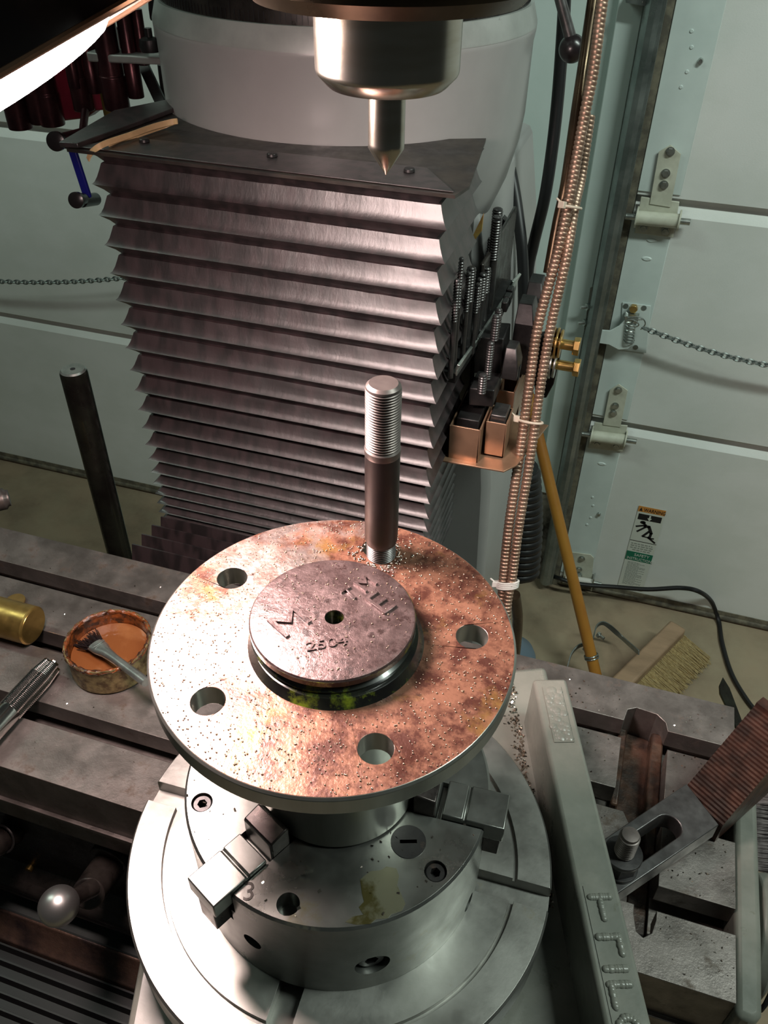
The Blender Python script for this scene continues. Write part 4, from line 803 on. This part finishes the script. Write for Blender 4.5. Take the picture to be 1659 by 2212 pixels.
# ------------------------------------------------------------------ floor things
def zf(px, py, h=0): return Pz(px, py, ZF+h)
t = thing('push_broom', 'push broom with yellow wooden handle and braced straw head', 'broom', zf(1380, 1470))
a = Pz(1160, 930, -1.0); e = zf(1290, 1470, .055); 
top = Py(1160, 930, 1.60); b = B(); b.cyl(e, top+(top-e)*.22, .0135, .0125, n=24); ob('handle', b, M['wood'], t)
h1, h2 = zf(1463, 1357, .075), zf(1300, 1520, .075)
ddh = (h2-h1).normalized(); sdv = K.cross(ddh).normalized(); 
b = B(); b.obox((h1+h2)/2, ddh, sdv, K, (h2-h1).length/2, .022, .015); ob('broom_head', b, M['brushwood'], t, bev=.006)
b = B(); rr = random.Random(8); nrow = 46
bd = zf(1505, 1400)-zf(1440, 1375); bd = bd.normalized()
for i in range(nrow):
    for j in range(3):
        for k in range(9):
            s_ = (i+.5)/nrow; p = h1.lerp(h2, s_)+sdv*(-.004*(j-1))*2-K*.010+bd*.012
            q = p+bd*rr.uniform(.068, .085)-K*rr.uniform(.040, .058)+ddh*rr.uniform(-.010, .010); b.tube([p+ddh*rr.uniform(-.004, .004)+sdv*rr.uniform(-.004, .004), q], .0010, 3)
ob('bristles', b, M['bristle'], t, kind='stuff')
cl = e.lerp(top, .095)
b = B(); b.strip(sm([Pz(1226, 1440, cl.z-.03), Pz(1234, 1414, cl.z-.01), Pz(1247, 1398, cl.z), Pz(1262, 1391, cl.z+.006), Pz(1279, 1383, cl.z+.006), Pz(1284, 1368, cl.z), Pz(1289, 1353, cl.z), Pz(1301, 1346, cl.z), Pz(1316, 1353, cl.z-.01), Pz(1345, 1379, cl.z-.05), zf(1380, 1410, .095)], 5), K, .012, .003); ob('brace', b, M['galv'], t, bev=.0005)
b = B(); b.torus(cl, top-e, .0150, .0022, 28, 8); b.torus(cl+(top-e).normalized()*.006, top-e, .0150, .0022, 28, 8); ob('clamp_band', b, M['galv'], t)
for p in (Pz(1291, 1370, cl.z+.01), Pz(1262, 1399, cl.z)): b = B(); b.cyl(p, p+V(.016, -.010, 0), .0042, n=12); b.cyl(p, p+V(.005, -.003, 0), .0078, n=6); ob('wing_bolt', b, M['zinc'], t)
# cord
b = B(); b.tube(sm([zf(1150, 1225, .01), zf(1185, 1240, .01), Py(1210, 1250, 1.67), Py(1255, 1262, 1.67), Py(1330, 1268, 1.68), Py(1400, 1273, 1.68), Py(1470, 1270, 1.68), Py(1510, 1278, 1.67), zf(1537, 1300, .06), zf(1552, 1340, .008), zf(1560, 1390, .006), zf(1580, 1455, .006), zf(1612, 1510, .006), zf(1640, 1545, .006), zf(1700, 1620, .006)], 8), .0058, 10); ob('power_cord', b, M['black'], label='black power cord along the garage door and across the floor', cat='cord')
b = B(); b.prism([zf(*p, .20) for p in ((1560, 1466), (1575, 1490), (1602, 1562), (1590, 1580), (1572, 1540), (1553, 1500), (1552, 1484))], (0, 0, .006)); ob('pointed_blade', b, M['bluebar'], bev=.001, label='dark pointed steel blade sticking up beyond the table corner', cat='blade')
t = thing('bench_brush', 'grey bristled brush hanging past the right end of the table', 'brush', Pz(1650, 1750, -.62))
b = B(); rr = random.Random(9)
for i in range(60):
    y_ = 1640+240*i/60
    for k in range(6):
        p = Pz(1625+rr.uniform(-6, 6), y_+rr.uniform(-3, 3), -.60); q = Pz(1725, y_+16+rr.uniform(-5, 5), -.60)
        b.tube([p, (p+q)/2+V(0, 0, rr.uniform(-.002, .003)), q], .0006, 3)
ob('bristles', b, M['dbristle'], t, kind='stuff')
b = B(); b.prism([Pz(*p, -.612) for p in ((1640, 1640), (1760, 1640), (1760, 1900), (1640, 1880))], (0, 0, .008)); ob('brush_block', b, M['blackp'], t, bev=.002)
# behind, between column and door: pipes, jug, hose roll
t = thing('drain_pipe', 'grey pipe with white coupling beside the foot of the column', 'pipe', Py(1080, 1250, 1.0))
b = B(); b.tube(sm([Py(*p, 1.0) for p in ((1083, 1015), (1080, 1070), (1072, 1140), (1070, 1185), (1078, 1210), (1077, 1260), (1076, 1320))], 6), .0105, 16); ob('pipe_run', b, M['galv'], t)
b = B(); q = Py(1072, 1185, .99); b.torus(q, (0.2, -1, .5), .013, .006, 28, 10); ob('coupling', b, M['tiew'], t)
t = thing('hose_coil', 'black corrugated hose bulging behind the conduits near the floor', 'hose', Py(1130, 1230, 1.25))
b = B()
for i in range(16):
    q = Py(1120+6*math.sin(i*.2), 1020+i*14, 1.25); b.torus(q, (0, .2, 1), .032, .010, 28, 8)
b.cyl(Py(1120, 1010, 1.25), Py(1122, 1235, 1.25), .036, n=24); ob('corrugated_body', b, M['black'], t, ang=80)
t = thing('grimy_jug', 'grimy whitish plastic jug on the floor beside the door track', 'jug', zf(1185, 1200))
q = zf(1172, 1195); b = B(); b.rev([(0, .045), (.01, .052), (.20, .052), (.26, .040), (.30, .018), (.33, .018)], q, n=32); ob('jug_body', b, M['rag'], t)
b = B(); b.rev([(.33, .022), (.355, .022), (.357, .018)], q, n=20); ob('jug_cap', b, M['black'], t)
b = B(); q = zf(1108, 1418); b.rev([(0, .050), (.006, .056), (.03, .046), (.055, .020), (.075, .008), (.078, .004)], q, n=36); ob('blue_funnel', b, M['bluegrey'], label='blue-grey plastic funnel on the floor behind the table edge', cat='funnel')
hose([(1112, 1285, .74), (1118, 1330, .76), (1116, 1380, .78), (1110, 1440, .80)], .0068, 'brown-grey hose hanging below the conduits behind the hub', 'housing', name='loose_hose')

# ------------------------------------------------------------------ tool rack and links at upper left
YR = .80
t = thing('collet_rack', 'tool rack tinted dark red by painted lens flare, with hanging sockets behind the lamp', 'tool rack', Py(180, 200, YR))
b = B(); b.prism([Py(*p, YR) for p in ((100, 90), (250, 60), (250, 236), (205, 240), (185, 256), (135, 262), (118, 240))], (0, .02, 0)); ob('rack_plate', b, M['maroon'], t, bev=.002)
RK = [(46, 150, 277, 52, 'front steel socket hanging at the far left of the red rack'), (90, 150, 266, 46, 'socket second from the left under the red rack'), (115, 150, 270, 52, 'wide short socket third from the left under the red rack'), (255, 20, 236, 54, 'long dark socket around the post at the right of the rack'),
      (295, 20, 211, 34, 'dark socket hanging right of the post'), (312, 20, 140, 26, 'small dark socket beside the grey bracket'), (270, 20, 262, 22, 'narrow dark rod between the post and the right socket'), (183, 60, 238, 44, 'dark nut-like socket above the blue link'), (205, 30, 200, 36, 'slim dark socket left of the post'), (165, 80, 190, 30, 'slim reddish socket in the middle of the rack')]
for i, (px, p0, p1, wpx, lb) in enumerate(RK):
    y = YR-.030+(i % 3)*.006; bt = Py(px, p1, y); tp_ = Py(px-12, p0, y); r = wpx*depth_at(bt)/F/2
    t2 = thing('hanging_socket', lb, 'socket', bt, 'sockets hanging from the red rack'); o_ = V(bt.x, bt.y, 0)
    b = B(); b.rev([(bt.z, r*.8), (bt.z, r*.97), (bt.z+.0015, r), (bt.z+.03, r), (bt.z+.031, r*.93), (tp_.z, r*.93)], o_, n=28); ob('socket_body', b, M['maroonm'], t2, bev=.0006)
b = B(); q = Py(254, 300, YR); b.cyl((q.x, YR, q.z), (q.x, YR, q.z+.06), .0095, n=24); ob('rack_post', b, M['brass'], t)
t = thing('scale_bracket', 'light grey angle bracket bolted to the left of the turret', 'bracket', Py(340, 130, .78))
b = B(); b.prism([Py(*p, .76) for p in ((185, 112), (232, 118), (280, 120), (356, 126), (361, 141), (300, 139), (190, 134))], (0, .03, 0)); ob('bracket_arm', b, M['paintlip'], t, bev=.0015)
b = B(); b.prism([Py(*p, .765) for p in ((329, 48), (341, 46), (350, 90), (360, 122), (361, 142), (352, 140), (345, 118), (337, 104), (334, 90))], (0, .045, 0)); ob('bracket_upright', b, M['paintlip'], t, bev=.001)
b = B(); q = Py(325, 103, .76); b.rev([(0, .009), (.004, .010), (.010, .009), (.012, .004)], q-K*.003, n=24); b.cyl(q, q+K*.016, .0035, n=12); ob('cap_screw', b, M['blacksteel'], t)
t = thing('clamp_knob', 'black knob at the left edge of the turret scale ring', 'knob', Py(335, 40, .78), parent=MC)
b = B(); b.prism([Py(*p, .78) for p in ((316, -10), (352, -10), (352, 22), (342, 38), (340, 46), (322, 48), (318, 20))], (0, .02, 0)); ob('knob_body', b, M['blackp'], t, bev=.003)
b = B(); b.strip([Py(300, 120, .84), Py(362, 252, .80)], V(1, 0, .4), .012, .004); ob('steel_strut', b, M['blacksteel'], bev=.0008, label='flat dark steel strut slanting down to the bellows plate', cat='strut')
b = B(); b.cyl(Py(350, 140, .84), Py(359, 216, .84), .0048, n=12); ob('black_rod', b, M['black'], label='short black rod beside the left edge of the turret', cat='rod')
t = thing('blue_link_bar', 'blue link bar between two black knobs left of the bellows', 'link bar', Py(188, 430, .70))
b = B(); b.strip([Py(149, 300, .70), Py(190, 427, .70)], V(1, 0, .3), .0085, .004); ob('bar', b, M['blue'], t, bev=.0012)
for (a, e, r0, r1) in (((118, 306), (136, 302), .0085, .0085), ((162, 433), (180, 429), .0075, .0075)):
    p, q = Py(*a, .672), Py(*e, .69); b = B(); b.rev([(0, r0*.6), (.0015, r0), (.006, r0), (.007, r0*.75), ((q-p).length, r0*.7)], p, q-p, 28); ob('black_knob', b, M['blackp'], t)
b = B(); b.cyl(Py(140, 304, .69), Py(183, 292, .73), .0070, n=24); b.cyl(Py(178, 292, .73), Py(184, 240, .76), .0038, n=12); ob('joint_rod', b, M['maroonm'], t)
b = B(); b.cyl(Py(176, 434, .69), Py(206, 430, .72), .0062, n=20); ob('joint_rod', b, M['blackp'], t)

# ------------------------------------------------------------------ work lamp
LC = Vector(ray(-75, 222))*.292
n_ = Vector(RM@np.array([.505, -.855, -.650])).normalized()
t = thing('work_lamp', 'dark dome work lamp with a glowing bulb at upper left', 'lamp', LC)
Rs = .098; b = B()
pr = [(-.001, Rs), (-.012, Rs*.985), (-.035, Rs*.90), (-.060, Rs*.72), (-.080, Rs*.45), (-.090, .020), (-.120, .018)]
b.rev(pr, LC, n_, 96, caps=False); pi_ = [(h+.0015, r-.0015) for h, r in pr[:-1]]
ob('shade', b, M['shade'], t)
b = B(); b.rev([(h+.0005, r-.002) for h, r in pr[:-1]], LC, n_, 96, caps=False); ob('shade_lining', b, M['shadein'], t)
b = B(); b.torus(LC, n_, Rs-.0005, .0012, 96, 8); ob('shade_rim', b, M['tan'], t)  # rim coloured orange-tan for the glow reflected along its edge
b = B(); rb_ = .0600; b.rev([(.0085*math.sqrt(max(0, 1-(k/12)**2.2))-.001, rb_*k/12) for k in range(12, 0, -1)][0:]+[(.0074, .0005)], LC, n_, 64); 
ob('bulb', b, M['bulb'], t)
b = B(); b.rev([(-.012, rb_*.97), (-.0012, rb_)], LC, n_, 64); ob('bulb_body', b, M['shadein'], t)
b = B(); b.tube(sm([LC-n_*.118, LC-n_*.17+V(-.02, 0, .02), LC+V(-.16, .05, .16), LC+V(-.22, .20, .22)], 6), .006, 12); ob('lamp_arm', b, M['black'], t)

# ------------------------------------------------------------------ chips
def chips(name, label, gen, n, seed, s=(.0006, .0016), m='chip'):
    rr = random.Random(seed); b = B()
    for i in range(n):
        p = Vector(gen(rr)); sz = rr.uniform(*s); a = rr.uniform(0, 6.28); u = V(math.cos(a), math.sin(a), rr.uniform(-.3, .3)); v = V(-u.y, u.x, rr.uniform(-.4, .6))
        q = [p, p+u*sz, p+u*sz*.8+v*sz*.5+K*sz*.5, p+v*sz*.4+K*sz*.25]
        vs = [b.b.verts.new(x) for x in q]; b.b.faces.new(vs); b.b.faces.new((vs[0], vs[2], vs[3])) if False else None
    return ob(name, b, M[m], label=label, cat='metal chips', kind='stuff')
def on_flange(rr):
    while True:
        a = rr.uniform(0, 6.283); r = .0765*math.sqrt(rr.uniform(.22, .97)); p = AX+V(math.cos(a), math.sin(a), 0)*r
        if r > .039 and all((p-h).length > .0085 for h in [V(h.x, h.y, 0) for h in HC]): return (p.x, p.y, FZ+.0002)
def beads(name, label, gen, n, seed, s, m='bead'):
    rr = random.Random(seed); b = B()
    for i in range(n):
        p = Vector(gen(rr)); r = rr.uniform(*s); bmesh.ops.create_icosphere(b.b, subdivisions=1, radius=r, matrix=Matrix.Translation(p) @ Matrix.Diagonal((1, 1, .7, 1)))
    return ob(name, b, M[m], ang=80, label=label, cat='oil drops', kind='stuff')
beads('oil_drops', 'tiny shiny oil drops and swarf spread over the hub flange', on_flange, 1300, 11, (.0002, .00050))
beads('oil_drops', 'sparkling bright metal specks scattered on the hub flange', on_flange, 260, 31, (.00025, .00045), 'chip')
def near_stud(rr):
    a = rr.uniform(0, 6.28); r = sr+abs(rr.gauss(0, .0035)); return (SB.x+r*math.cos(a), SB.y+r*math.sin(a), FZ+.0004)
beads('oil_drops', 'cluster of bright oil drops around the foot of the wheel stud', near_stud, 130, 12, (.0003, .00085), 'chip')
def on_cap(rr):
    a = rr.uniform(0, 6.283); r = .032*math.sqrt(rr.uniform(.05, .97)); return (AX.x+r*math.cos(a), AX.y+r*math.sin(a), zc+.0002)
beads('oil_drops', 'fine oil drops on the dark raised hub cap', on_cap, 160, 13, (.0002, .0005))
def slot_ok(y): return not any(abs(y-c) < .0095 for c in (.305, .3705, .4335))
def on_tab(x0, x1):
    def g(rr):
        while True:
            x, y = rr.uniform(x0, x1), rr.uniform(.262, .478)
            if slot_ok(y) and not (.06 < x < .10): return (x, y, ZT+.0002)
    return g
chips('metal_chips', 'scattered metal chips on the left part of the machine table', on_tab(-.55, -.15), 240, 21, (.0004, .0013))
chips('metal_chips', 'scattered metal chips on the right part of the machine table', on_tab(-.03, .145), 420, 22, (.0004, .0015))
def on_base(rr):
    y = rr.uniform(-.02, .14); return tuple(RP(.119-abs(rr.gauss(0, .004)), y, -.4677))
chips('metal_chips', 'bright swarf heaped along the foot of the upright casting', on_base, 500, 23, (.0008, .0024))
def on_chuck(rr):
    a = math.radians(rr.uniform(-160, 10)); r = .03+.045*rr.random(); return (AX.x+r*math.cos(a), AX.y+r*math.sin(a), -.3658)
chips('metal_chips', 'few metal chips on the top of the chuck', on_chuck, 60, 24, (.0006, .0018))
def on_jaw(rr):
    a = math.radians(-116); u = V(math.cos(a), math.sin(a), 0); v = V(-u.y, u.x, 0); p = AX+u*rr.uniform(.035, .06)+v*rr.uniform(-.009, .009); return (p.x, p.y, -.3585 if (p-AX).length > .053 else -.3465)
# clean helper property
for o in bpy.data.objects:
    if '_r' in o: del o['_r']
